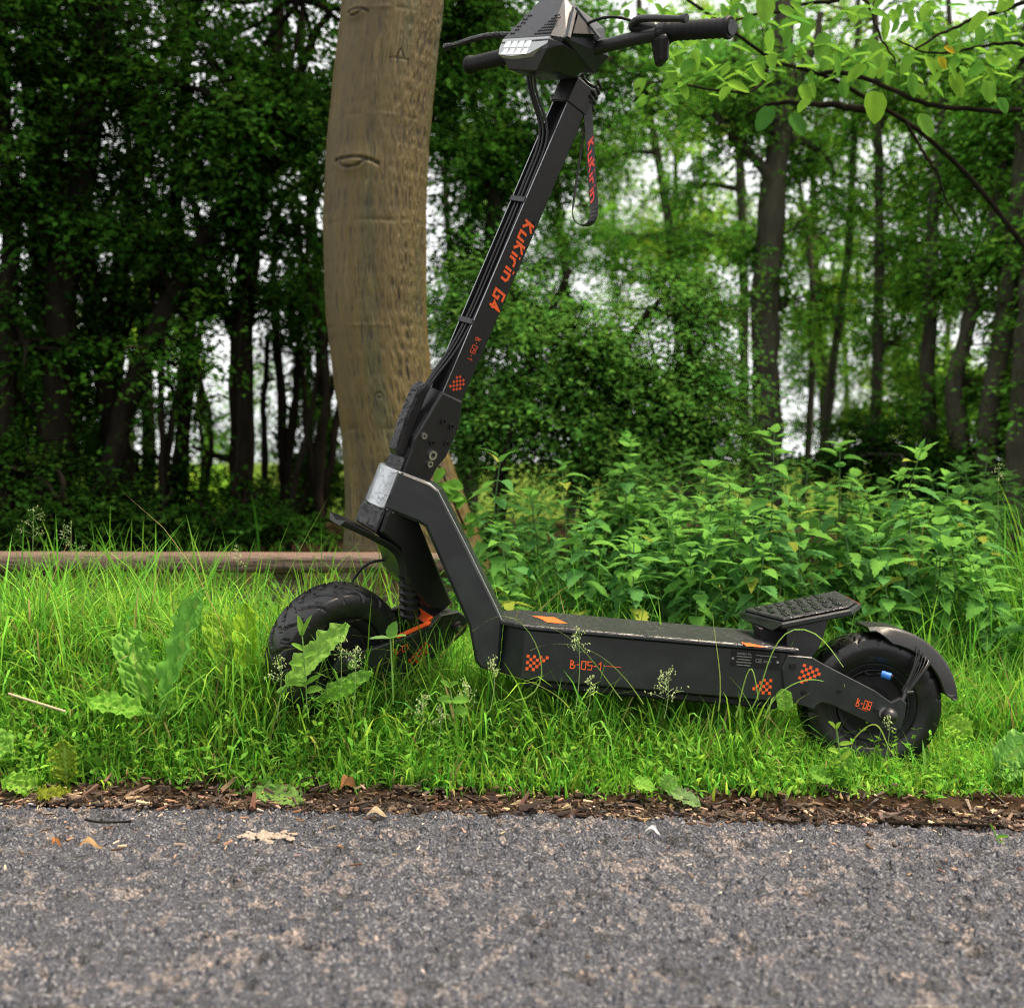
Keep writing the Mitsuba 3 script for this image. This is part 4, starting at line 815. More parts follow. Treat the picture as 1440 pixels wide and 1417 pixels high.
# a three-leaved clover on a long stalk in front of the swing arm, and a leafy sprig in front of the tyre
def elliptic_leaf(base, tip, width, up, n=9, m=7, droop=.12, heart=0.0):
    u, w = np.meshgrid(np.linspace(0, 1, n), np.linspace(-1, 1, m), indexing='ij')
    ax = np.asarray(tip, float) - base; ln = np.linalg.norm(ax); ax = ax / ln; up = np.asarray(up, float)
    zz = nrm(up - (up @ ax) * ax); yy = np.cross(zz, ax)
    half = width / 2 * np.sqrt(np.clip(1 - (2 * u - 1) ** 2, 0, 1)) * (1.05 - .42 * u * u) * (1 + .05 * np.sin(u * 19 + width * 900) * np.abs(w))
    v = np.asarray(base) + (u * ln)[..., None] * ax + (w * half)[..., None] * yy + ((np.abs(w) * half * .35) - droop * ln * u * u)[..., None] * zz
    i = np.arange(n * m).reshape(n, m)
    return v.reshape(-1, 3), np.stack([i[:-1, :-1], i[1:, :-1], i[1:, 1:], i[:-1, 1:]], -1).reshape(-1, 4)
def leaf_part(key, base, tip, width, up, col, **k):
    v, f = elliptic_leaf(base, tip, width, up, **k)
    add(key, (v, f), 'leaf', smooth=True, color=np.tile(col, (len(v), 1)) * (.85 + .3 * meshkit.noise(v * 60)[:, None]))
CL = 'clover_plant'; tag(CL, 'single clover with three round leaves on a long stalk before the orange-edged front arm', 'clover')
cq = ray(549, 898, 1.96)
add(f'{CL}__stem', tube(spline([ray(553, 990, 1.98), ray(551, 940, 1.965), cq], 10), .0014, 6), 'stalk', color=np.tile([.16, .30, .07], (62, 1)), smooth=True)
leaf_part(f'{CL}__leaf', cq, ray(556, 874, 1.95), .024, (-.2, -.9, .3), (.14, .33, .06))
leaf_part(f'{CL}__leaf_001', cq, ray(519, 895, 1.95), .016, (0, -.25, 1), (.20, .36, .12))
leaf_part(f'{CL}__leaf_002', cq, ray(570, 890, 1.93), .018, (.2, -.35, 1), (.18, .36, .08))
def sprig(nm, label, pts, leaves, col=(.17, .34, .05), cat_='weed'):
    tag(nm, label, cat_)
    q = spline([ray(*p) for p in pts], 12)
    add(f'{nm}__stem', tube(q, .0013, 5), 'stalk', color=np.tile([.15, .29, .06], (62, 1)), smooth=True)
    for i, (t, dx, dz, wd, sd) in enumerate(leaves):
        b = q[int(t * 11)]
        leaf_part(f'{nm}__leaf' + (f'_{i:03d}' if i else ''), b, b + np.array([dx, -.012 * sd, dz]), wd, (-.3 * np.sign(dx), -.6, .7), np.array(col) * (.85 + .1 * (i % 4)))
sprig('leafy_sprig', 'leafy sprig standing in front of the front tyre', [(432, 1000, 1.95), (428, 930, 1.94), (425, 895, 1.935)], [(1, -.006, .040, .013, 0), (1, .016, .042, .014, 1), (.72, -.026, .005, .018, 1), (.75, .024, .012, .013, 1), (.45, -.032, .010, .020, 1), (.3, .030, .008, .018, 1), (.45, .028, .020, .014, 0), (.9, -.018, .016, .012, 1)])
sprig('leafy_sprig_001', 'yellow-green sprig standing in front of the rear wheel hub arm', [(1183, 1085, 1.93), (1180, 1050, 1.925), (1176, 1025, 1.92)], [(1, -.016, .018, .012, 1), (1, .003, .016, .010, 1), (.7, .022, .008, .010, 1), (.5, -.024, .010, .013, 1), (.35, .020, .018, .012, 0), (.3, -.026, -.002, .012, 1)], (.22, .38, .05))
sprig('leafy_sprig_002', 'small leafy sprig sprouting from the asphalt at the right edge', [(1410, 1198, 1.70), (1405, 1185, 1.70), (1398, 1168, 1.70)], [(1, -.006, .012, .006, 0), (.8, .014, .006, .007, 1), (.5, -.014, .004, .007, 1), (.5, .012, -.001, .008, 0), (.2, -.010, .000, .008, 1), (.2, .012, .000, .008, 1)], (.13, .30, .04))
sprig('leafy_sprig_003', 'yellow-green sprig in the grass right of the front arm marking', [(640, 1010, 1.94), (636, 985, 1.94), (632, 965, 1.935)], [(1, -.014, .014, .013, 1), (1, .016, .012, .013, 1), (.6, -.026, .006, .018, 1), (.6, .030, .004, .018, 1), (.3, .028, -.002, .02, 1)], (.15, .33, .05))
# flowering grass panicles
def panicle(nm, label, px, py, pyb, Y, size, nsp, seed, dense=.9, lean=0.0):
    r = np.random.default_rng(seed); tag(nm, label, 'grass flower head')
    b, t = ray(px - lean * 60, pyb, Y + .02), ray(px, py - size * 300, Y)
    st = spline([b, (b + t) / 2 + [.004, 0, .003], t], 14)
    add(f'{nm}__stem', tube(st, np.linspace(.0010, .0004, 14), 4), 'stalk', color=np.tile([.24, .36, .12], (58, 1)), smooth=True)
    tips, segs = [], []
    for k in range(nsp // 5):
        h = k / (nsp / 5); q = st[0] + 0; q = st[min(13, int(13 - 8 * (1 - h) * min(1, size / .05)))]
        q = t + (b - t) / np.linalg.norm(b - t) * size * 1.9 * (1 - h)
        a = r.uniform(0, 6.28); d = np.array([math.cos(a), math.sin(a) * .7, .35]); ln = size * (1.05 - .75 * h) * r.uniform(.6, 1.1)
        segs.append(tube([q, q + d * ln * .6 + [0, 0, .002], q + d * ln], .00035, 3))
        for j in range(5):
            tips.append(q + d * ln * (.45 + .14 * j) + r.normal(0, size * .13, 3))
    m = cat(segs); add(f'{nm}__branchlets', m, 'stalk', color=np.tile([.26, .38, .14], (len(m[0]), 1)), kind='stuff')
    tips = np.array(tips); n = len(tips)
    s_ = trimesh.creation.icosphere(subdivisions=0, radius=.5)
    sv_ = scatter(np.asarray(s_.vertices) * [1, .42, .42], np.asarray(s_.faces), tips, r.normal(0, .5, (n, 3)) + [0, 0, .9], r.normal(0, 1, (n, 3)), r.uniform(.0032, .0058, n), randc(r, (.36, .43, .17), n, .18, .08))
    add(f'{nm}__spikelets', sv_[:2], 'stalk', color=sv_[2], kind='stuff')
for i_, (px, py, pyb, Y, sz, ns, lab) in enumerate([(940, 950, 1010, 1.97, .034, 90, 'dense pale grass flower head in front of the middle of the deck'), (815, 890, 1000, 1.97, .026, 60, 'slender grass flower head in front of the deck lettering'), (695, 930, 1000, 1.97, .020, 45, 'narrow grass flower head in front of the neck foot'),
        (480, 900, 1010, 1.955, .026, 60, 'pale grass flower head in front of the front hub'), (500, 915, 1010, 1.945, .024, 60, 'pale grass flower head right of the front hub'), (395, 930, 1010, 1.96, .026, 50, 'loose grass flower head in front of the left edge of the front tyre'), (830, 955, 1010, 1.96, .020, 45, 'low grass flower head beneath the deck lettering'),
        (595, 985, 1040, 1.94, .022, 60, 'pale grass flower head below the front arm'), (655, 965, 1020, 1.945, .022, 60, 'pale grass flower head between front arm and neck foot'), (620, 1000, 1050, 1.93, .02, 50, 'low grass flower head below the front arm checker mark'), (1250, 1010, 1070, 1.955, .016, 30, 'thin grass flower head in front of the rear axle'),
        (47, 725, 830, 2.85, .045, 45, 'tall nodding grass flower head above the rail at the far left'), (100, 745, 840, 2.8, .045, 45, 'tall grass flower head above the rail left of the dock plant'), (335, 775, 860, 2.8, .03, 40, 'yellowish grass flower head in front of the rail'), (1404, 660, 800, 2.9, .025, 30, 'lone tall grass flower head among the nettles at the far right')]):
    panicle(name('grass_flower_head'), lab, px, py, pyb, Y, sz, ns, 100 + i_, lean=.1)

# ------------------------------------------------------------------ nettles
def nettle_leaf(seed, n=13):
    """Serrated drooping leaf of unit length along x."""
    r = np.random.default_rng(seed); u = np.linspace(0, 1, n)
    half = .30 * np.sin(np.pi * np.clip(u, 0, 1) ** .62) ** .9 * (1 - .15 * u); half[0], half[-1] = .0, 0
    tooth = np.where(np.arange(n) % 2 == 0, 1.10, .86)
    droop = -.32 * u ** 2 * r.uniform(.5, 1.5); fold = r.uniform(.1, .45)
    L_ = np.stack([u - .03 * (tooth < 1), half * tooth, droop + half * fold + r.normal(0, .008, n)], -1); R_ = L_ * [1, -1, 1] + np.c_[np.zeros((n, 2)), r.normal(0, .01, n)]; M_ = np.stack([u, u * 0, droop], -1)
    v = np.vstack([M_, L_, R_]); k = np.arange(n - 1)
    f = np.vstack([np.stack([k, k + 1, n + k + 1], 1), np.stack([k, n + k + 1, n + k], 1), np.stack([k, 2 * n + k + 1, k + 1], 1), np.stack([k, 2 * n + k, 2 * n + k + 1], 1)])
    return v, f
NL = [nettle_leaf(s) for s in range(5)]
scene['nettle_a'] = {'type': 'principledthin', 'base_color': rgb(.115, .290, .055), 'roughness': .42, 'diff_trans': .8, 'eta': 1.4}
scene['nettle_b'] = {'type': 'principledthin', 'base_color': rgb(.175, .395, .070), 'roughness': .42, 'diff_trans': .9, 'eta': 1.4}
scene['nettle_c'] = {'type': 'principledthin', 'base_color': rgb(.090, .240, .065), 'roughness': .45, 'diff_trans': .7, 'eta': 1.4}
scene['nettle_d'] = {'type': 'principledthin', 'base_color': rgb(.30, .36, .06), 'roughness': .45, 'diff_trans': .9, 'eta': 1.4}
NPLY = [[mikit.ply(NL[s], m, smooth=True) for s in range(5)] for m in ('nettle_a', 'nettle_b', 'nettle_c', 'nettle_d')]
def m4(o, ax, up, s):
    x = nrm(ax); z = nrm(up - (up @ x) * x); y = np.cross(z, x); M = np.eye(4)
    M[:3, 0], M[:3, 1], M[:3, 2], M[:3, 3] = x * s, y * s, z * s, o
    return T(M)
def nettle(x, y, h, seed, single, label, pairs=None):
    r = np.random.default_rng(seed); nm = name('nettle_plant'); tag(nm, label, 'nettle', None if single else 'nettles at the back of the patch')
    z0 = float(ground_z(x, y)); lean = r.normal(0, .10, 2) * h
    n = pairs or int(12 + h * 9)
    def at(t): return np.array([x + lean[0] * t * t, y + lean[1] * t * t, z0 + h * t])
    q = np.array([at(t) for t in np.linspace(0, 1, 8)])
    m = tube(q, np.linspace(.0032, .0014, 8), 5)
    add(f'{nm}__stem', m, 'stalk', smooth=True, color=np.tile([.07, .15, .04], (len(m[0]), 1)))
    a0 = r.uniform(0, 6.28); buf = []; i = 0
    for k in range(n):
        t = 1.0 - .80 * (1 - k / (n - 1)) ** 1.35
        a0 += np.pi / 2 + r.normal(0, .2); sz = .087 * (1 - .45 * max(0, (t - .75) / .25) - .62 * (t > .985)) * r.uniform(.75, 1.15) * (.75 + .25 * h / .6)
        for s in (0, np.pi):
            a = a0 + s; el = (-.12 + .95 * max(0, (t - .75) / .25) ** 1.5) + r.normal(0, .2)
            d = np.array([math.cos(a) * math.cos(el), math.sin(a) * math.cos(el), math.sin(el)]); b = at(t) + d * .012 * (sz > .05)
            up = np.array([r.normal(0, .15), r.normal(0, .15), 1.0])
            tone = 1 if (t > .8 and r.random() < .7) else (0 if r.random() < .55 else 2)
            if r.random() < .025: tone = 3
            if single:
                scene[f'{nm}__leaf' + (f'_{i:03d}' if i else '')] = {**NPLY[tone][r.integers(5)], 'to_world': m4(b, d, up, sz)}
            else:
                buf.append((NL[r.integers(5)], b, d, up, sz))
            i += 1
    if buf:
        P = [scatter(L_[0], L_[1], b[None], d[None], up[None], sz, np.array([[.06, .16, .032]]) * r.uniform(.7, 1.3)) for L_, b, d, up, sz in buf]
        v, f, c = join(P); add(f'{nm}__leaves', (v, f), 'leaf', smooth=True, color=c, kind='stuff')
    return nm
def npos(px, Y): return ray(px, 650, Y)[0]
marked = [(686, 640, 2.95, 'leafy nettle standing by itself right of the frame neck and the tree foot'), (722, 735, 2.75, 'low broad-leaved nettle behind the bent neck'), (1085, 602, 2.95, 'tallest nettle, rising above the others left of the big dark trunk gap'),
          (875, 618, 3.15, 'tall nettle with a bright tip behind the middle of the deck'), (1180, 622, 3.05, 'tall nettle to the right of the tallest one'), (1248, 628, 3.0, 'nettle with drooping top leaves in the right part of the patch'), (1325, 665, 2.95, 'nettle at the right end of the patch with a pale top leaf'), (800, 650, 3.1, 'nettle left of the middle of the patch with narrow top leaves'),
          (960, 650, 3.05, 'nettle with level top leaves left of the tallest one'), (1380, 712, 2.9, 'low nettle at the far right of the patch'), (1020, 690, 2.8, 'nettle directly behind the footrest, lower than its neighbours'), (1130, 700, 2.75, 'nettle behind the rear fender with broad upper leaves')]
rn = np.random.default_rng(77)
for i_, (px, py, Y, lab) in enumerate(marked):
    p = ray(px, py, Y); z0 = float(ground_z(p[0], Y)); nettle(p[0], Y, p[2] - z0, 500 + i_, True, lab)
NG = 'nettles in the patch behind the scooter'
for i_ in range(64):
    Y = rn.uniform(2.62, 3.35); px = rn.uniform(690, 1470) if i_ % 3 else rn.uniform(840, 1420)
    topy = 690 + 60 * rn.random() + (2.95 - Y) * 90 + (60 if px < 760 else 0) + 90 * max(0, (px - 1300) / 170)
    p = ray(px, topy, Y); z0 = float(ground_z(p[0], Y)); h = max(.22, p[2] - z0)
    nm = nettle(p[0], Y, h, 700 + i_, True, 'green stinging nettle within the dense nettle patch behind the scooter'); labels[nm]['group'] = NG
for i_ in range(46):
    Y = rn.uniform(3.3, 4.3); px = rn.uniform(640, 1560); p = ray(px, 640 + 50 * rn.random() + 40 * (px < 760), Y); z0 = float(ground_z(p[0], Y))
    nettle(p[0], Y, max(.3, min(.85, p[2] - z0)), 900 + i_, False, 'dark green stinging nettle in the rear rows of the nettle patch')
# ------------------------------------------------------------------ the tree behind the scooter
def trunk_mesh():
    Yt = 3.35
    prof = [(-60, 484, 626), (0, 482, 623), (100, 472, 612), (230, 460, 601), (330, 457, 598), (430, 459, 598), (520, 468, 604), (600, 480, 618), (660, 487, 634), (710, 492, 648), (760, 493, 662), (800, 490, 676), (860, 470, 700)]
    P = np.array([[*(ray(l_, y, Yt) + ray(r_, y, Yt)) / 2, (ray(r_, y, Yt)[0] - ray(l_, y, Yt)[0]) / 2] for y, l_, r_ in prof])[::-1]
    P = np.vstack([P, [P[-1, 0] + .10, Yt + .1, 3.1, .145], [P[-1, 0] + .12, Yt + .2, 4.2, .12], [P[-1, 0] + .05, Yt + .3, 6.0, .07]])
    from scipy.interpolate import PchipInterpolator
    z = np.r_[np.linspace(P[0, 2], 2.15, 620), np.linspace(2.3, 6, 30)]
    cx, cy, rr = (PchipInterpolator(P[:, 2], P[:, k])(z) for k in (0, 1, 3))
    a = np.r_[np.linspace(-1.75, 1.75, 290), np.linspace(1.85, 2 * np.pi - 1.85, 50)]; n = len(a)                       # angle 0 faces the road (-y), increasing to the right
    A, Z = np.meshgrid(a, z); Rr = np.repeat(rr[:, None], n, 1)
    s, c = np.sin(A), np.cos(A)
    px_, py_ = s * Rr, -c * Rr
    warp = .02 * (meshkit.fbm(np.stack([s * 2, c * 2, Z * 2.2], -1), 2, 3) - .5)
    ridg = lambda f, fz, sd: 1 - np.abs(2 * meshkit.fbm(np.stack([(s + warp) * f, (c + warp) * f, Z * fz], -1), 2, sd) - 1)
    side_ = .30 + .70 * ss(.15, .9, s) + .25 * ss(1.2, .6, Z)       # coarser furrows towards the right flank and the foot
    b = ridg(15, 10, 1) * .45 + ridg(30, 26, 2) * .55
    d = .0120 * side_ * (b - .72) + .0025 * (meshkit.fbm(np.stack([s * 40, c * 40, Z * 26], -1), 2, 4) - .5) + .014 * (meshkit.fbm(np.stack([s * 1.5, c * 1.5, Z * 1.1], -1), 3, 6) - .5)
    d += .004 * np.exp(-((Z % .31 - .1) / .006) ** 2) * (meshkit.noise(np.stack([s * 3, c * 3, np.floor(Z / .31)], -1)) - .55)
    flare = ss(.75, .1, Z) * (.05 * np.maximum(0, np.cos(A - 1.9)) ** 2 + .03 * np.maximum(0, np.cos(A + 1.3)) ** 3); d = d + flare
    col = np.ones(A.shape + (1,)) * np.array([.080, .054, .0095])
    mott = meshkit.fbm(np.stack([s * 5, c * 5, Z * 1.6], -1), 4, 8)[..., None]
    col = col * (0.62 + .76 * mott)
    moss = ss(.50, .66, meshkit.fbm(np.stack([s * 2.2, c * 2.2, Z * .9], -1), 3, 12))[..., None] * .55
    col = col * (1 - moss) + np.array([.050, .052, .012]) * moss
    pale = ss(.64, .74, meshkit.fbm(np.stack([s * 16, c * 16, Z * 6], -1), 3, 21))[..., None] * .5
    col = col * (1 - pale) + np.array([.145, .102, .032]) * pale
    col = col * (1 - (.38 + .45 * side_) * (1 - ss(.48, .80, b)))[..., None]                     # furrows coloured darker, most on the right flank and the foot
    # scars: an old branch scar like a half-closed eye, a peaked scar above it, small knots
    def mark(px, py, w, h, kind):
        nonlocal d, col
        q = ray(px, py, Yt - .14); a0 = math.asin(np.clip((q[0] - np.interp(q[2], z, cx)) / np.interp(q[2], z, rr), -1, 1))
        u = ((A - a0 + np.pi) % (2 * np.pi) - np.pi) * Rr / w; vv = (Z - q[2]) / h
        if kind == 'eye':
            lid = np.exp(-((vv - .25 + .35 * np.maximum(u, 0) ** 2 * .8) / .16) ** 2) * (np.abs(u - .25) < 1.35)
            low = np.exp(-((np.hypot(u / .75, (vv - .15) / .85) - 1) / .14) ** 2) * (vv < .2)
            g_ = np.maximum(lid, .8 * low)
            d = d + .010 * np.exp(-(u ** 2 + (vv + .2) ** 2))
        elif kind == 'peak':
            g_ = np.exp(-((vv + 1.6 * np.abs(u) - .6) / .25) ** 2) * (np.abs(u) < .9) + .5 * np.exp(-((vv + .75) / .10) ** 2) * (np.abs(u) < 1.9)
        else:
            g_ = np.exp(-((np.hypot(u, vv) - .7) / .3) ** 2)
        g_ = np.clip(g_, 0, 1) * {'peak': .45, 'eye': .85, 'knot': .4}[kind] * (.55 + .9 * meshkit.fbm(np.stack([s * 30, c * 30, Z * 30], -1), 2, 31)); d = d - .008 * g_; col = col * np.clip(1 - .9 * g_, 0, 1)[..., None]
    mark(494, 226, .055, .030, 'eye'); mark(563, 76, .016, .020, 'peak'); mark(500, 14, .030, .020, 'eye'); mark(614, 6, .02, .02, 'knot'); mark(534, 556, .012, .011, 'knot')
    X = cx[:, None] + s * (Rr + d); Yy = cy[:, None] - c * (Rr + d)
    rings = np.stack([X, Yy, Z], -1)
    v, f = loft(rings); cc = np.vstack([col.reshape(-1, 3), col[0].mean(0), col[-1].mean(0)])
    return v, f, np.clip(cc, .004, .6)
BT = 'roadside_tree'
tag(BT, 'thick smooth-barked tree with an eye-shaped branch scar right behind the front of the scooter', 'tree')
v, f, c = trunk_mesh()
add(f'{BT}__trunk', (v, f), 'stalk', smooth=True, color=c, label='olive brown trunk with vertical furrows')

# ------------------------------------------------------------------ woodland trees
LQ = np.array([(0, 0, 0), (.42, .5, .10), (1, 0, -.06), (.42, -.5, .10)]); LQF = np.array([(0, 2, 1), (0, 3, 2)])
def sprays(P, Dv, Ls, rng, m=14, lw=.62, lsize=.045, col=(.05, .13, .02), droop=.25, jit=.2, hue=.12):
    """Leafy twigs: alternate leaves in loose flat sprays."""
    k = len(P); D0 = nrm(Dv); upv = nrm(np.stack([rng.normal(0, .35, k), rng.normal(0, .35, k), np.ones(k)], -1)); Sd = nrm(np.cross(upv, D0))
    t = (np.arange(m) + .6) / m; s = np.where(np.arange(m) % 2 == 0, 1, -1)
    q = P[:, None] + D0[:, None] * (Ls[:, None] * t)[..., None] - np.array([0, 0, 1.0]) * (droop * Ls[:, None] * t ** 2)[..., None] + rng.normal(0, .012, (k, m, 3))
    ax = D0[:, None] * .55 + Sd[:, None] * (s * 1.0)[None, :, None] + rng.normal(0, .35, (k, m, 3)); ax[..., 2] -= .25
    up = upv[:, None] + rng.normal(0, .45, (k, m, 3))
    sz = lsize * rng.uniform(.6, 1.25, (k, m)) * (1 - .25 * t)
    c = np.repeat(randc(rng, col, k, jit, hue), m, 0) * np.exp(rng.normal(0, .14, (k * m, 1)))
    lv = scatter(LQ * [1, 1, 1], LQF, q.reshape(-1, 3), ax.reshape(-1, 3), up.reshape(-1, 3), sz.reshape(-1), c, sz.reshape(-1) * lw)
    a = P; b = P + D0 * Ls[:, None] * .95 - np.array([0, 0, 1.0]) * (droop * Ls * .9)[:, None]; w1 = Sd * .0028; w2 = np.cross(Sd, D0) * .0028
    tv = np.stack([a + w1, a - w1 * .5 + w2, a - w1 * .5 - w2, b], 1).reshape(-1, 3); tf = np.array([[0, 1, 3], [1, 2, 3], [2, 0, 3]])[None] + (np.arange(k) * 4)[:, None, None]
    return lv, (tv, tf.reshape(-1, 3))
def wobble(p0, p1, n, amp, rng, sag=0.0):
    t = np.linspace(0, 1, n)[:, None]; q = p0 + (p1 - p0) * t
    o = np.cumsum(rng.normal(0, 1, (n, 3)), 0); o -= o[0] + (o[-1] - o[0]) * t
    q = q + o * amp * np.linalg.norm(p1 - p0) / n ** .5; q[:, 2] += sag * np.sin(np.pi * t[:, 0]) * np.linalg.norm(p1 - p0)
    return q
n_leaves = 0
def wood(nm, label, stems, crowns, seed, col, lsize=.045, lw=.62, cat_='tree', group=None, leafm='leaf', amp=.05, m=14, hue=.12):
    """stems: lists of (px, py, depth, radius) seen in the photograph or ('w', x, y, z, r) in the world; crowns: (x, y, z, rx, ry, rz, sprays)."""
    global n_leaves
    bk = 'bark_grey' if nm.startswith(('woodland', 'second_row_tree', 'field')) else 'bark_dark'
    if nm.startswith('thicket'): col = tuple(np.array(col) * .72)  # thicket foliage darkened, its shade put into the leaf colour
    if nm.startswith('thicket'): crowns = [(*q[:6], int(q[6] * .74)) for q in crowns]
    br_k = 1.5 if nm.startswith('thicket') else 1.0
    r = np.random.default_rng(seed); nm = name(nm); tag(nm, label, cat_, group)
    pts_all = []
    for i, s in enumerate(stems):
        P = np.array([(*ray(*q[:3]), q[3]) if q[0] != 'w' else q[1:] for q in s], float)
        n = max(8, 5 * len(P)); Q = spline(P, n); Q[:, :3] += np.cumsum(r.normal(0, .006, (n, 3)), 0) * [1, 1, 0]; Q[:, 3] = np.maximum(np.interp(np.linspace(0, 1, n), np.linspace(0, 1, len(P)), P[:, 3]), .004)
        rad = Q[:, 3] * (1 + .12 * r.normal(0, 1, n) * .6)
        v, f = tube(Q[:, :3], rad, 10)
        add(f'{nm}__trunk', (v, f), bk, smooth=True)
        pts_all.append(Q)
    allp = np.vstack(pts_all); br, lv, tw = [], [], []
    for cx, cy, cz, rx, ry, rz, ns in crowns:
        C = np.array([cx, cy, cz]); R_ = np.array([rx, ry, rz])
        d = np.linalg.norm((allp[:, :3] - C) * [1, 1, .6] + [0, 0, .25 * rz], axis=1); j = np.argmin(d)
        limb = wobble(allp[j, :3], C, 9, amp, r, .05); r0 = min(allp[j, 3] * .7, .035)
        if np.linalg.norm(limb[0] - C) > .1: br.append(tube(limb, np.linspace(r0, .009, 9), 6))
        nb = max(5, ns // 16); tips = []
        for k in range(nb):
            u = nrm(r.normal(0, 1, 3)) * r.uniform(.25, 1) ** .5
            e = C + u * R_; st = limb[r.integers(4, 9)]
            b = wobble(st, e, 7, amp * 1.3, r, -.02); br.append(tube(b, np.linspace(.010, .0035, 7) * br_k, 4, cap=False)); tips.append(b)
        T_ = np.array(tips); ki = r.integers(0, nb, ns); kt = np.clip(r.beta(2.2, 1.2, ns) * 6, 0, 5.99); k0 = kt.astype(int); fr = (kt - k0)[:, None]
        P = T_[ki, k0] * (1 - fr) + T_[ki, k0 + 1] * fr + r.normal(0, .10, (ns, 3)) * np.minimum(R_, .7)
        Dv = nrm(P - C) * .6 + r.normal(0, .7, (ns, 3)); Dv[:, 2] = Dv[:, 2] * .5 - .05
        a, b = sprays(P, Dv, r.uniform(.18, .42, ns), r, m=m, lw=lw, lsize=lsize, col=col, hue=hue); lv.append(a); tw.append(b); n_leaves += ns * m
    if br: 
        add(f'{nm}__branches', cat(br), bk, smooth=True, kind='stuff')
    if tw:
        add(f'{nm}__twigs', cat(tw), 'bark_dark', kind='stuff')
        v, f, c = join(lv); add(f'{nm}__crown', (v, f), leafm, color=c, kind='stuff')
    return nm
def cr(px, py, Y, wpx, hpx, dy, ns):
    """A crown lobe at a place seen in the photograph, its half-width and half-height in pixels there."""
    p = ray(px, py, Y); return (p[0], p[1], p[2], wpx / F_PX * Y, dy, hpx / F_PX * Y, ns)
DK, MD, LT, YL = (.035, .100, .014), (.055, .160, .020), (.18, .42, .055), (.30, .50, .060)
top = lambda x, y, z, r, ns, rz=.8: (x, y, z, r, r, rz, ns)  # upper crown lobes added above the view to shade the wood
# left thicket
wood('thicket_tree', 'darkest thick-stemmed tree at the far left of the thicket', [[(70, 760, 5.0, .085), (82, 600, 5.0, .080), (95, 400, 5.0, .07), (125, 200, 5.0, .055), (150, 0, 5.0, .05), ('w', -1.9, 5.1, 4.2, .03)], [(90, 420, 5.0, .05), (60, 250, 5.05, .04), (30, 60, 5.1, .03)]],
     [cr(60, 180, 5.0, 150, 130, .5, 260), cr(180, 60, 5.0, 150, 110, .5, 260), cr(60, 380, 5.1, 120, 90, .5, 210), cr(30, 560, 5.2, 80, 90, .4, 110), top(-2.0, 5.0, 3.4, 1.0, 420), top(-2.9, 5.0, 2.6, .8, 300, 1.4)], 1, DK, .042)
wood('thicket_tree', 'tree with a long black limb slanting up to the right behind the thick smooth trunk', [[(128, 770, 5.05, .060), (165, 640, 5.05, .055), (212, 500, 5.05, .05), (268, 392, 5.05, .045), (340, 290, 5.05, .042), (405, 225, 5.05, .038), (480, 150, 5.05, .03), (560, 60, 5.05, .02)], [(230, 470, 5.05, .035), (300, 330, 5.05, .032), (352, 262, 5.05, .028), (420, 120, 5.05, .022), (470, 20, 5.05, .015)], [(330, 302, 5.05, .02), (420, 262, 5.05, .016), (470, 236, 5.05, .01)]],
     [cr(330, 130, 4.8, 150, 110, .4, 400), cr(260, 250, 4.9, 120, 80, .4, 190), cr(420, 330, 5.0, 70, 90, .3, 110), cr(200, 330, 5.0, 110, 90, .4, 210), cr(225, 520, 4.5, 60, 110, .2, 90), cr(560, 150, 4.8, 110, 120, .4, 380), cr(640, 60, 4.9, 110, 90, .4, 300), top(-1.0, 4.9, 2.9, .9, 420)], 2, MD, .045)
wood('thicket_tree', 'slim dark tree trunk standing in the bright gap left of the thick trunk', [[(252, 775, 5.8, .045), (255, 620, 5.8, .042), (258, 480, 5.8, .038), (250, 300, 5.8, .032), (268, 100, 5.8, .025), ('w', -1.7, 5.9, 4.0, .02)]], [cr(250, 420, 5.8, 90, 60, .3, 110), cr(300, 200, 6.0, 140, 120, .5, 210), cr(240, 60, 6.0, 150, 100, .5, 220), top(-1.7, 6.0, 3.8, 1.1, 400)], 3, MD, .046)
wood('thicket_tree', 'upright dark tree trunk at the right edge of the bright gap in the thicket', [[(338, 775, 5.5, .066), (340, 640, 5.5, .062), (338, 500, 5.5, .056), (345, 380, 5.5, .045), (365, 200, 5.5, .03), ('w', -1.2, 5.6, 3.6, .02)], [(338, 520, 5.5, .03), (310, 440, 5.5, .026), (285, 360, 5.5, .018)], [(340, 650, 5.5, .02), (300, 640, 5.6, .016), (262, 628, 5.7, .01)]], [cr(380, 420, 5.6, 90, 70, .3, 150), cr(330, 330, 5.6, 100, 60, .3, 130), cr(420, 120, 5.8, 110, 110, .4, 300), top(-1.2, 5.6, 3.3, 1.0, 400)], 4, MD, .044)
wood('thicket_shrub', 'many-stemmed shrub with thin dark stems fanning out left of the smooth trunk', [[(392, 770, 5.9, .030), (400, 600, 5.9, .028), (395, 450, 5.9, .022), (410, 280, 5.9, .014)], [(398, 770, 5.9, .026), (420, 600, 5.9, .024), (440, 420, 5.9, .018), (452, 260, 5.9, .012)], [(405, 770, 5.9, .03), (445, 620, 5.9, .026), (480, 470, 5.9, .02), (520, 330, 5.9, .012)], [(385, 770, 5.9, .022), (372, 620, 5.9, .02), (378, 470, 5.9, .014)], [(430, 770, 5.8, .028), (462, 680, 5.8, .025), (480, 560, 5.8, .018)]], [cr(440, 640, 6.0, 50, 90, .3, 110), cr(430, 480, 6.0, 60, 80, .3, 90), cr(470, 330, 6.0, 60, 80, .3, 120), cr(560, 500, 6.2, 60, 150, .3, 160)], 5, DK, .036, cat_='shrub')
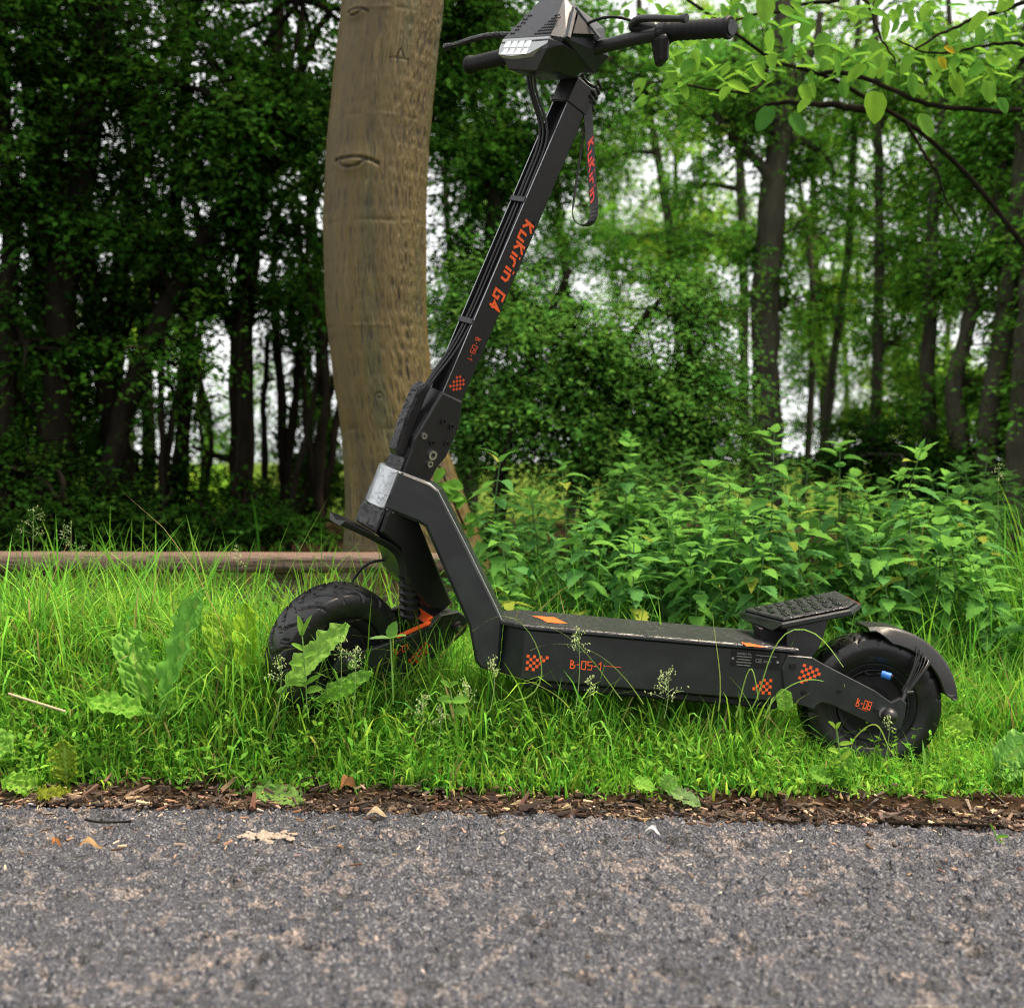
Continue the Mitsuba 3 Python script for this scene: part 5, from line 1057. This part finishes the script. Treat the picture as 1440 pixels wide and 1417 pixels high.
wood('thicket_tree', 'pair of dark crossing trunks in the deepest part of the left thicket', [[(150, 775, 5.5, .07), (155, 600, 5.5, .066), (160, 430, 5.5, .055), (190, 250, 5.5, .04), (215, 90, 5.5, .03)], [(195, 775, 5.3, .05), (170, 640, 5.3, .05), (128, 450, 5.3, .045), (110, 280, 5.3, .035), (118, 100, 5.3, .02)]], [cr(150, 500, 5.6, 100, 110, .4, 170), cr(170, 250, 5.7, 140, 100, .4, 220), cr(110, 640, 5.6, 90, 100, .4, 150), cr(200, 680, 5.6, 60, 70, .3, 80), top(-2.1, 5.6, 3.0, .9, 350)], 6, DK, .040)
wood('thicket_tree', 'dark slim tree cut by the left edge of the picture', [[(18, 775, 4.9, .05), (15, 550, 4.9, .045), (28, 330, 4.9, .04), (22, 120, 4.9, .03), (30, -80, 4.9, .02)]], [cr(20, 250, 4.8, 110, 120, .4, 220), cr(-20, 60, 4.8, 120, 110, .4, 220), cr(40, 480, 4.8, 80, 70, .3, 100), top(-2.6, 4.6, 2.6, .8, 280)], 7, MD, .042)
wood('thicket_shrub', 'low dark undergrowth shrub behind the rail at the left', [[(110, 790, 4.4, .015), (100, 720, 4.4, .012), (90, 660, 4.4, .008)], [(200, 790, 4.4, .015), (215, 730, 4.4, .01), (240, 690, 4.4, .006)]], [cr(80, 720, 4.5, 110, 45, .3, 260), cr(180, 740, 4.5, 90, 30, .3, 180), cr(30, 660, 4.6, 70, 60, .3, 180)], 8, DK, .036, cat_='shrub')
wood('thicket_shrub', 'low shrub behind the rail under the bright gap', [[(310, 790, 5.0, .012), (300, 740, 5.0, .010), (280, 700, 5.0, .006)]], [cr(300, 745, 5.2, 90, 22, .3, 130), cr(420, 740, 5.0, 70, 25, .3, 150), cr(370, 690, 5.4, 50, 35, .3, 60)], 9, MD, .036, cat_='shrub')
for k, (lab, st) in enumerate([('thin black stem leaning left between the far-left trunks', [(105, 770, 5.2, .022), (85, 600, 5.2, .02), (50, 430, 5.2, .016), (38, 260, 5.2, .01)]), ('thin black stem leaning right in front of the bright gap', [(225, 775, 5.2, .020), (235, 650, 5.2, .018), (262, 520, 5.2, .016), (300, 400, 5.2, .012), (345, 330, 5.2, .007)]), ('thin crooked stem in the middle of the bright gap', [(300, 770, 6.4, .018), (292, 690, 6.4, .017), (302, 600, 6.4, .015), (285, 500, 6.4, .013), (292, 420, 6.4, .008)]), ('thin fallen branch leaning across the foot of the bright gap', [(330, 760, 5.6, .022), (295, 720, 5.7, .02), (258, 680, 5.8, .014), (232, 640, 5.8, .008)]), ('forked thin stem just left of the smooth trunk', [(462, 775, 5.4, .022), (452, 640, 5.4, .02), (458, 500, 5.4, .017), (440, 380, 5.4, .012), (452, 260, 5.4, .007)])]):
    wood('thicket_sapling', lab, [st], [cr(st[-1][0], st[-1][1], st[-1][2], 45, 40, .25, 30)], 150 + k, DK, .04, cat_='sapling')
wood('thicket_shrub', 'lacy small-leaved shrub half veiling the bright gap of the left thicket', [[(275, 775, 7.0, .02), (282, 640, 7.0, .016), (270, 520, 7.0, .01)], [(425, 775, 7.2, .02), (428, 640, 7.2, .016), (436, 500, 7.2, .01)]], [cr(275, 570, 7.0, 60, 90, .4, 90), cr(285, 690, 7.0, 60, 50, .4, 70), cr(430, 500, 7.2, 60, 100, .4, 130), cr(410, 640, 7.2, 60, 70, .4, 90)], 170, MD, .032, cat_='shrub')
rs_ = np.random.default_rng(41)
for k, (bx, lean, kind) in enumerate([(30, 60, 'far left, behind the cut trunk'), (135, 90, 'between the crossing trunks'), (180, -70, 'left of the slanting limb'), (215, 110, 'at the foot of the slanting limb'), (240, -50, 'left of the bright gap'), (318, 60, 'inside the bright gap'), (368, -60, 'right of the upright dark trunk'), (410, 90, 'among the fan of thin stems'), (440, -40, 'close by the smooth trunk')]):
    Yk = rs_.uniform(4.8, 6.2); P_ = [(bx + lean * t + rs_.normal(0, 8), 775 - 620 * t, Yk, .019 * (1 - .7 * t)) for t in np.linspace(0, 1, 6)]
    wood('thicket_sapling', f'thin dark leaning stem {kind}', [P_], [cr(P_[-1][0], P_[-1][1], Yk, 45, 45, .25, 34), cr(P_[3][0] + 20, P_[3][1], Yk, 30, 30, .2, 14)], 180 + k, DK, .038, cat_='sapling')
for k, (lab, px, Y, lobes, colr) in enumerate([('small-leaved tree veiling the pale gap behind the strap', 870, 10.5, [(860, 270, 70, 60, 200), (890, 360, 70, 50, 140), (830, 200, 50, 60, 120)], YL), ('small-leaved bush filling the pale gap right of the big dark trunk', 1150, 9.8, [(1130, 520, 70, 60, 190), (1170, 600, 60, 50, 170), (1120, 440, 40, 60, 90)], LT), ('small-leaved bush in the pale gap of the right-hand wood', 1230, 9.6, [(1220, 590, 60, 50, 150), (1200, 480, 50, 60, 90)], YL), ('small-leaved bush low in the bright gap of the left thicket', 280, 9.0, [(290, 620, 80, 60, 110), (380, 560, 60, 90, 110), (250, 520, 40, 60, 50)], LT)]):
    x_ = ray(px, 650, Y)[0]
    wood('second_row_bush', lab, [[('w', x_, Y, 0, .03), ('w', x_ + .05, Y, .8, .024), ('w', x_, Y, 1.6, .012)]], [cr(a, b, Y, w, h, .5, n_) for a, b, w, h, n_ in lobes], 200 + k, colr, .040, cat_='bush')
# middle: dark drooping shrub wall and the trees over it
wood('hawthorn_shrub', 'wide dark green shrub behind the nettles between stem and big trunk', [[(700, 770, 4.8, .03), (720, 620, 4.8, .026), (760, 480, 4.8, .02), (800, 380, 4.8, .012)], [(820, 770, 4.9, .03), (830, 620, 4.9, .024), (880, 480, 4.9, .018), (930, 420, 4.9, .012)], [(900, 770, 5.0, .03), (950, 600, 5.0, .024), (980, 480, 5.0, .014)], [(690, 700, 4.5, .016), (712, 640, 4.5, .013), (728, 590, 4.5, .009)]],
     [cr(700, 430, 4.9, 90, 90, .4, 300), cr(800, 490, 4.9, 130, 90, .45, 560), cr(930, 540, 5.0, 120, 90, .45, 520), cr(720, 580, 4.9, 110, 80, .4, 400), cr(850, 620, 4.9, 140, 60, .4, 460), cr(1000, 620, 5.0, 70, 70, .4, 220), cr(650, 560, 5.1, 40, 110, .3, 180), cr(960, 430, 5.1, 90, 50, .3, 180)], 10, (.105, .265, .045), .034, cat_='shrub')
wood('woodland_tree', 'leafy tree behind the upper stem of the scooter', [[(660, 770, 6.2, .05), (668, 600, 6.2, .045), (690, 400, 6.2, .04), (705, 200, 6.2, .035), (700, -40, 6.2, .025)], [(700, 300, 6.2, .02), (760, 200, 6.2, .016), (820, 120, 6.2, .01)]], [cr(660, 240, 6.2, 90, 90, .5, 300), cr(760, 200, 6.2, 110, 110, .5, 330), cr(700, 60, 6.2, 150, 90, .5, 420), cr(700, 370, 6.3, 90, 60, .4, 150), cr(860, 80, 6.3, 100, 80, .5, 200), top(-.2, 6.2, 3.9, 1.1, 90)], 11, MD, .046)
wood('woodland_tree', 'big dark upright tree trunk rising in the right half, right of the strap', [[(1078, 790, 5.8, .085), (1078, 620, 5.8, .078), (1078, 450, 5.8, .072), (1082, 300, 5.8, .07), (1092, 180, 5.8, .06), (1100, 0, 5.8, .05), ('w', 1.5, 5.9, 4.2, .03)], [(1085, 260, 5.8, .03), (1050, 210, 5.8, .022), (1000, 160, 5.75, .014)], [(1090, 190, 5.8, .03), (1120, 120, 5.8, .025), (1150, 20, 5.8, .018)]], [cr(1100, 330, 5.9, 60, 70, .3, 70), cr(1080, 120, 5.8, 130, 80, .4, 240), cr(1000, 180, 5.9, 80, 60, .4, 110), cr(1170, 230, 6.0, 90, 60, .4, 110), cr(1120, 420, 6.0, 60, 40, .3, 50), top(1.5, 5.9, 3.9, 1.2, 50)], 12, (.11, .28, .035), .046)
wood('woodland_tree', 'thin pale tree trunk close to the left of the big dark trunk', [[(1046, 700, 7.5, .04), (1040, 520, 7.5, .036), (1034, 330, 7.5, .034), (1028, 200, 7.5, .03), (1020, 0, 7.5, .022)]], [cr(1000, 330, 7.6, 80, 80, .5, 110), cr(960, 260, 7.8, 60, 70, .5, 80), cr(1020, 90, 7.6, 110, 90, .5, 200), top(1.6, 7.7, 4.2, 1.2, 80)], 13, LT, .050)
wood('woodland_tree', 'slanting thin tree trunk between the strap and the big dark trunk', [[(1010, 720, 8.0, .04), (975, 520, 8.0, .038), (945, 320, 8.0, .036), (925, 200, 8.0, .03), (905, 0, 8.0, .022)]], [cr(880, 330, 8.0, 90, 60, .5, 90), cr(900, 400, 8.2, 90, 50, .5, 110), cr(860, 220, 8.2, 70, 60, .5, 70), cr(930, 90, 8.0, 110, 70, .5, 120), top(.9, 8.1, 4.4, 1.3, 80)], 14, LT, .050)
# right: many thin stems
for k, (lab, st, crs, colr, Yk) in enumerate([
    ('thin tree leaning left just right of the big dark trunk', [(1150, 740, .03), (1165, 560, .028), (1190, 380, .024), (1200, 180, .02), (1210, -20, .014)], [(1170, 440, 60, 50, 70), (1220, 300, 80, 60, 110), (1190, 120, 90, 70, 170)], MD, 6.6),
    ('thin straight tree in the middle of the right-hand wood', [(1238, 740, .034), (1240, 560, .032), (1246, 380, .028), (1245, 200, .024), (1240, 0, .018)], [(1260, 480, 60, 60, 80), (1280, 330, 70, 70, 120), (1260, 150, 90, 80, 190)], MD, 6.0),
    ('dark forked tree in the right-hand wood', [(1300, 760, .045), (1302, 620, .042), (1298, 450, .034), (1310, 250, .026), (1330, 40, .018)], [(1300, 560, 60, 60, 100), (1340, 400, 80, 70, 150), (1320, 240, 90, 70, 170), (1350, 90, 90, 70, 190)], MD, 5.6),
    ('leaning dark tree with a kinked trunk near the right edge', [(1338, 760, .05), (1345, 640, .048), (1330, 560, .04), (1350, 440, .034), (1390, 300, .026), (1400, 120, .018)], [(1390, 540, 60, 50, 100), (1400, 380, 80, 70, 170), (1420, 230, 80, 80, 190)], MD, 5.2),
    ('dark thick tree trunk second from the right edge', [(1385, 770, .055), (1388, 640, .052), (1398, 520, .046), (1420, 400, .04), (1430, 200, .03), (1440, 0, .02)], [(1430, 620, 50, 50, 110), (1450, 470, 70, 70, 170), (1440, 330, 70, 70, 170), (1440, 120, 80, 80, 190)], DK, 5.0),
    ('dark tree trunk at the right edge of the picture', [(1432, 770, .045), (1430, 600, .042), (1442, 420, .036), (1455, 200, .026)], [(1480, 560, 60, 70, 150), (1490, 380, 80, 90, 200), (1480, 150, 90, 90, 200)], DK, 4.8),
    ('slim bent tree right of the pale thin trunk with brown dead leaves', [(1128, 720, .026), (1145, 500, .024), (1140, 330, .02), (1120, 180, .014)], [(1150, 330, 50, 50, 70), (1135, 480, 50, 50, 60)], YL, 7.4)]):
    wood('woodland_tree', lab, [[(a, b, Yk, r_) for a, b, r_ in st]], [cr(a, b, Yk + .15, w, h, .35, n_) for a, b, w, h, n_ in crs] + [top(ray(st[-1][0], 0, Yk)[0], Yk, 3.3 + .2 * k, .9, 24)], 30 + k, (.14, .34, .042), .042)
wood('woodland_shrub', 'dark undergrowth shrub at the foot of the right-hand wood', [[(1300, 760, 5.2, .02), (1290, 690, 5.2, .014), (1270, 640, 5.2, .008)]], [cr(1230, 640, 5.6, 90, 60, .4, 260), cr(1340, 660, 5.4, 90, 50, .4, 260), cr(1430, 680, 5.2, 70, 60, .4, 220), cr(1140, 650, 6.0, 50, 50, .3, 60)], 40, DK, .038, cat_='shrub')
# beyond the belt: bright leafy growth in the open, seen through the gaps
for k, (lab, px, py, Y, w, h, n_) in enumerate([('bright hedge shrub in the open beyond the right-hand wood', 1290, 560, 12, 130, 90, 420), ('bright hedge shrub in the open at the far right', 1430, 540, 12, 90, 100, 300), ('sunlit yellow-green shrub in the field beyond the left thicket', 290, 690, 13, 60, 35, 260), ('sunlit yellow-green shrub in the field at the far left', 30, 560, 13, 70, 90, 300), ('light green tree in the open beyond the wood, seen above the nettles', 950, 330, 13, 120, 90, 260), ('light green tree in the open beyond the right-hand stems', 1190, 400, 13, 110, 80, 220), ('yellow-green sapling in the open behind the left thicket', 175, 440, 12, 70, 90, 300), ('light green tree in the open far behind the handlebar', 980, 90, 13, 160, 90, 260), ('light green tree in the open behind the overhanging branch', 1330, 130, 13, 150, 100, 260)]):
    p = ray(px, py, Y); z0 = -.1
    wood('field_tree' if h > 75 else 'field_shrub', lab, [[('w', p[0], Y, z0, .05), ('w', p[0] + .05, Y, (z0 + p[2]) / 2, .04), ('w', p[0], Y, p[2], .02)]], [cr(px, py, Y, w, h, .6, n_)], 60 + k, YL, .085, cat_='tree' if h > 75 else 'shrub', m=12)
# second row of the belt: lighter trees and bushes that close most of the gaps
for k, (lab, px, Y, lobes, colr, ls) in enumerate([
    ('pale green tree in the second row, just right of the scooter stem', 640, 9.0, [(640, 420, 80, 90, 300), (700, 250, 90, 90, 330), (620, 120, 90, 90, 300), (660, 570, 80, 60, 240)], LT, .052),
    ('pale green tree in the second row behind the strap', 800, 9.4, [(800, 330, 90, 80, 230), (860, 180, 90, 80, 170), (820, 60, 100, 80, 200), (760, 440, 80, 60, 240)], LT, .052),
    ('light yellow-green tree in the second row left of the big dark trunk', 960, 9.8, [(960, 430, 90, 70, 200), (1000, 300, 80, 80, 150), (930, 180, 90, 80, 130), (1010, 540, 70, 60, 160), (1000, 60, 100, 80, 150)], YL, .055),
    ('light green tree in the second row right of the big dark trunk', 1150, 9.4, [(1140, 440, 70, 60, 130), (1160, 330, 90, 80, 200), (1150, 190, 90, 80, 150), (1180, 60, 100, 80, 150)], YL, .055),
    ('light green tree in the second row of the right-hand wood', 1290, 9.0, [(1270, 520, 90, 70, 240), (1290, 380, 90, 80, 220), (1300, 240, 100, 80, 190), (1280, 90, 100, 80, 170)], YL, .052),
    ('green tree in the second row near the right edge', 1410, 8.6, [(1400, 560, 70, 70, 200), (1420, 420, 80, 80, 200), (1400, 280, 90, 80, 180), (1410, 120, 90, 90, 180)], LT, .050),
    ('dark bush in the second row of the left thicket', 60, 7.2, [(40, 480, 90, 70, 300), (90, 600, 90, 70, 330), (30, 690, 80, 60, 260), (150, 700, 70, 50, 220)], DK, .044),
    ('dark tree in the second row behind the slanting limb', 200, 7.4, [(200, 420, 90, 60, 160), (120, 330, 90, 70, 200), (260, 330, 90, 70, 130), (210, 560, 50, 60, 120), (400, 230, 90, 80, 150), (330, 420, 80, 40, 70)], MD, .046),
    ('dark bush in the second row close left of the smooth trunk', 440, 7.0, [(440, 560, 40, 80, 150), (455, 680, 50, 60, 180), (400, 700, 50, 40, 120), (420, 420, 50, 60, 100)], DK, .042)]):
    x_ = ray(px, 650, Y)[0]; z_ = ray(px, lobes[0][1], Y)[2]
    wood('second_row_tree' if 'tree' in lab else 'second_row_bush', lab, [[('w', x_, Y, 0, .05), ('w', x_ + .06, Y, 1.2, .045), ('w', x_ - .05, Y, 2.6, .03), ('w', x_, Y, 4.0, .015)]], [cr(a, b, Y, w, h, .5, n_) for a, b, w, h, n_ in lobes], 120 + k, colr, ls, cat_='tree' if 'tree' in lab else 'bush')
# overhead canopy added to the belt, out of the picture, that keeps the wood dark
for k, (x, y) in enumerate([(-3.6, 5.2), (-3.0, 6.8), (3.6, 5.2), (-4.6, 6.0)]):
    wood('added_canopy_tree', f'tall tree added to shade the belt whose crown stands above the picture, number {k + 1} from the left' if False else 'tall tree added to shade the wood, its crown above the picture', [[('w', x, y, .05, .08), ('w', x + .1, y, 2.0, .07), ('w', x, y, 4.6, .04)]], [top(x, y, 3.6, 1.3, 300, .7), top(x + .4, y - .3, 4.8, 1.3, 260, .8)] + ([top(x, y, 1.6, .8, 300, 1.1)] if abs(x) > 2.8 else []), 80 + k, DK, .075, group='canopy trees added to shade the wood', m=12)

# ------------------------------------------------------------------ tree at the right whose branch hangs into the picture
OB = 'overhanging_tree'
tag(OB, 'tree beyond the right edge whose light green leafy branch hangs in at the upper right', 'tree')
for i_, (st, r0, r1) in enumerate([([('w', 2.25, 3.6, 0.1), ('w', 2.15, 3.6, 1.2), ('w', 2.1, 3.55, 2.4), ('w', 2.3, 3.5, 3.6)], .11, .07),
    ([(1500, 420, 3.55), (1400, 290, 3.5), (1300, 188, 3.45), (1235, 150, 3.4), (1150, 105, 3.35), (1085, 85, 3.3), (1035, 50, 3.25), (985, 12, 3.2), (940, -25, 3.2)], .0095, .004),
    ([(1150, 105, 3.35), (1230, 115, 3.2), (1310, 150, 3.1), (1380, 164, 3.05), (1450, 165, 3.0)], .007, .007),
    ([(1080, 84, 3.3), (1040, 130, 3.2), (960, 122, 3.1), (900, 125, 3.0)], .005, .002), ([(1205, -20, 3.1), (1225, 30, 3.1), (1252, 90, 3.05)], .005, .002), ([(1500, -10, 3.0), (1380, 20, 3.0), (1300, 60, 2.95)], .007, .003), ([(1440, 60, 3.1), (1350, 70, 3.05), (1290, 75, 3.0), (1260, 62, 3.0)], .005, .002), ([(1180, 0, 3.2), (1100, 8, 3.2), (1040, 22, 3.15)], .006, .003),
    ([(1275, 170, 3.42), (1310, 240, 3.4), (1350, 330, 3.4)], .006, .002), ([(1240, 150, 3.4), (1170, 150, 3.5), (1090, 150, 3.6), (1050, 165, 3.65)], .014, .004)]):
    P = np.array([ray(*q) if q[0] != 'w' else q[1:] for q in st], float); Q = spline(P, 24)
    Q += np.cumsum(np.random.default_rng(i_).normal(0, .0025, (24, 3)), 0)
    add(f'{OB}__' + ('trunk' if i_ == 0 else 'branch'), tube(Q, np.linspace(r0, r1, 24), 8), 'bark_dark', smooth=True)
rl = np.random.default_rng(5)
spots = [(1230, 150, 62, -80), (1297, 178, 50, -60)]
def hang_leaf(i, px, py, Y, ln, wd, ang, col, face):
    p = ray(px, py, Y); a = math.radians(ang)
    tip = p + np.array([math.cos(a) * ln, rl.normal(0, .2) * ln, math.sin(a) * ln])
    leaf_part(f'{OB}__leaf' + (f'_{i:03d}' if i else ''), p, tip, wd, face, col, n=9, m=5, droop=rl.uniform(-.05, .15))
i_ = 0
for px, py, Y, ln, wd, ang, col in [(1228, 128, 2.85, .088, .062, -88, (.22, .42, .04)), (1292, 160, 2.95, .075, .044, -62, (.16, .34, .05)), (1085, 150, 3.3, .08, .055, -120, (.07, .20, .04)), (1112, 160, 3.3, .08, .05, -62, (.08, .22, .04)), (1335, 105, 3.0, .075, .05, -50, (.2, .38, .04)), (1075, -8, 2.95, .08, .055, -88, (.2, .40, .05)), (1215, 55, 3.05, .09, .055, -60, (.17, .36, .05)), (1160, 45, 3.1, .085, .05, -100, (.15, .33, .05)), (1320, 80, 2.95, .04, .025, -60, (.45, .40, .03)), (1328, 65, 2.95, .035, .02, -40, (.45, .33, .03))]:
    hang_leaf(i_, px, py, Y, ln, wd, ang, col, (0, -1, .25)); i_ += 1
reg = [(1040, 10, 50, 30, 14), (1120, 30, 60, 40, 26), (1150, 90, 70, 40, 24), (1230, 80, 60, 40, 22), (1300, 30, 70, 40, 30), (1350, 80, 60, 30, 18), (1390, 30, 50, 40, 26), (1370, 110, 45, 25, 12), (920, 20, 50, 25, 14), (960, 60, 50, 30, 14), (1000, 95, 50, 40, 16), (930, 120, 40, 25, 10), (1060, 100, 40, 30, 10), (1430, 90, 30, 50, 12), (1250, 10, 60, 20, 12)]
for cx, cy, sx, sy, n_ in reg:
    for _ in range(int(n_ * 1.25)):
        px, py = cx + rl.normal(0, sx * .6), cy + rl.normal(0, sy * .6); Y = rl.uniform(2.8, 3.7); ln = rl.uniform(.036, .068)
        br_ = rl.random(); col = np.array((.24, .46, .05)) * (1 - br_) + np.array((.09, .26, .04)) * br_
        if rl.random() < .5: face, ang = (rl.normal(0, .4), -.9, .5), rl.uniform(-150, -20)
        else: face, ang = (rl.normal(0, .2), -.3, 1), rl.choice([-25, -155, -10, -170]) + rl.normal(0, 12)
        hang_leaf(i_, px, py, Y, ln, ln * rl.uniform(.48, .66), ang, col, face); i_ += 1
print('hanging leaves', i_, 'tree leaves', n_leaves)

# ------------------------------------------------------------------ ivy at the foot of the tree, rail
IV = 'ivy_plant'; tag(IV, 'ivy with small bright leaves climbing the right foot of the thick trunk', 'ivy')
q = spline([ray(655, 745, 3.15), ray(640, 710, 3.14), ray(628, 680, 3.14), ray(618, 655, 3.15)], 14)
add(f'{IV}__stem', tube(q, .004, 6), 'bark_dark', smooth=True)
ri = np.random.default_rng(8)
for k in range(20):
    b = q[ri.integers(0, 14)] + ri.normal(0, .018, 3) * [1, .3, 1] + [0, -.03, 0]; a = ri.uniform(0, 6.28)
    leaf_part(f'{IV}__leaf' + (f'_{k:03d}' if k else ''), b, b + np.array([math.cos(a) * .045, -.015, math.sin(a) * .035 - .015]), ri.uniform(.03, .045), (0, -.8, .6), np.array((.12, .29, .04)) * ri.uniform(.6, 1.2))
def rail_col(p, n, uv):
    a = fbm(p.x * 9, p.y * 30, p.z * 60, octaves=4); b = noise(p.x * 60, p.y * 60, p.z * 60)
    c = mix((.070, .040, .028), (.165, .105, .078), a)
    c = mix(c, (.035, .028, .022), smoothstep(.74, .84, b) * .8)
    return mix(c, (.15, .16, .07), smoothstep(.62, .8, fbm(p.x * 5, p.y * 5, p.z * 5 + 4)) * .4)
scene['rail_wood'] = {'type': 'twosided', 'bsdf': {'type': 'bumpmap', 'arbitrary': mikit.proc(lambda p, n, uv: fbm(p.x * 12, p.y * 90, p.z * 90, octaves=3), eps=.001), 'scale': .006, 'bsdf': {'type': 'principled', 'base_color': mikit.proc(rail_col), 'roughness': .6}}}
RF = 'rail_fence'; tag(RF, 'low weathered brown wooden rail fence behind the grass at the left', 'fence')
z1, z0_ = ray(200, 779, 3.05)[2], ray(200, 806, 3.05)[2]
def beam(x0, x1, y0, y1, za, zb, r_):
    n_ = 60; xs_ = np.linspace(x0, x1, n_); rr_ = np.random.default_rng(int(abs(x0) * 100))
    pr = []
    for cx_, cz_, a0 in ((y1 - r_, zb - r_, 0), (y0 + r_, zb - r_, 90), (y0 + r_, za + r_, 180), (y1 - r_, za + r_, 270)):
        for a in np.radians(np.linspace(a0, a0 + 90, 6)): pr.append((cx_ + r_ * math.cos(a), cz_ + r_ * math.sin(a)))
    pr = np.array(pr); sagz = .004 * meshkit.noise(np.stack([xs_ * 2, xs_ * 0, xs_ * 0], -1))
    return loft([np.c_[np.full(len(pr), x), pr + [[0, s_]]] for x, s_ in zip(xs_, sagz)])
for a, b in ((-3.4, -1.32), (-1.312, -.16)):
    add(f'{RF}__rail', beam(a, b, 3.03, 3.12, z0_, z1, .020), 'rail_wood', smooth=40)
for a, b in ((-3.4, -1.30), (-1.293, -.18)):
    add(f'{RF}__board', beam(a, b, 3.05, 3.09, ray(200, 880, 3.05)[2], ray(200, 838, 3.05)[2], .006), 'rail_wood', smooth=40)
for x in (-2.85, -1.90, -.655, -.22):
    p = beam(0, .3, 3.095, 3.165, -.045, .045, .008)
    v = p[0]; zt = z0_ - .003; v = np.stack([x + v[:, 2], v[:, 1], .0 + v[:, 0] / .3 * zt], -1)
    add(f'{RF}__post', (v, p[1][:, ::-1]), 'rail_wood', smooth=40)
wood('added_hedge_behind_viewer', 'unseen hedge added across the road behind the viewer to block sky light', [[('w', x, -6.5, 0, .05), ('w', x, -6.5, 1.5, .04), ('w', x, -6.4, 3.0, .02)] for x in (-8, -5, -2)], [(x, -6.5, 1.8, 2.0, .8, 1.7, 260) for x in (-8, -5, -2)], 99, MD, .13, cat_='hedge', m=10)  # unseen hedge, added to cut the sky light on the left thicket
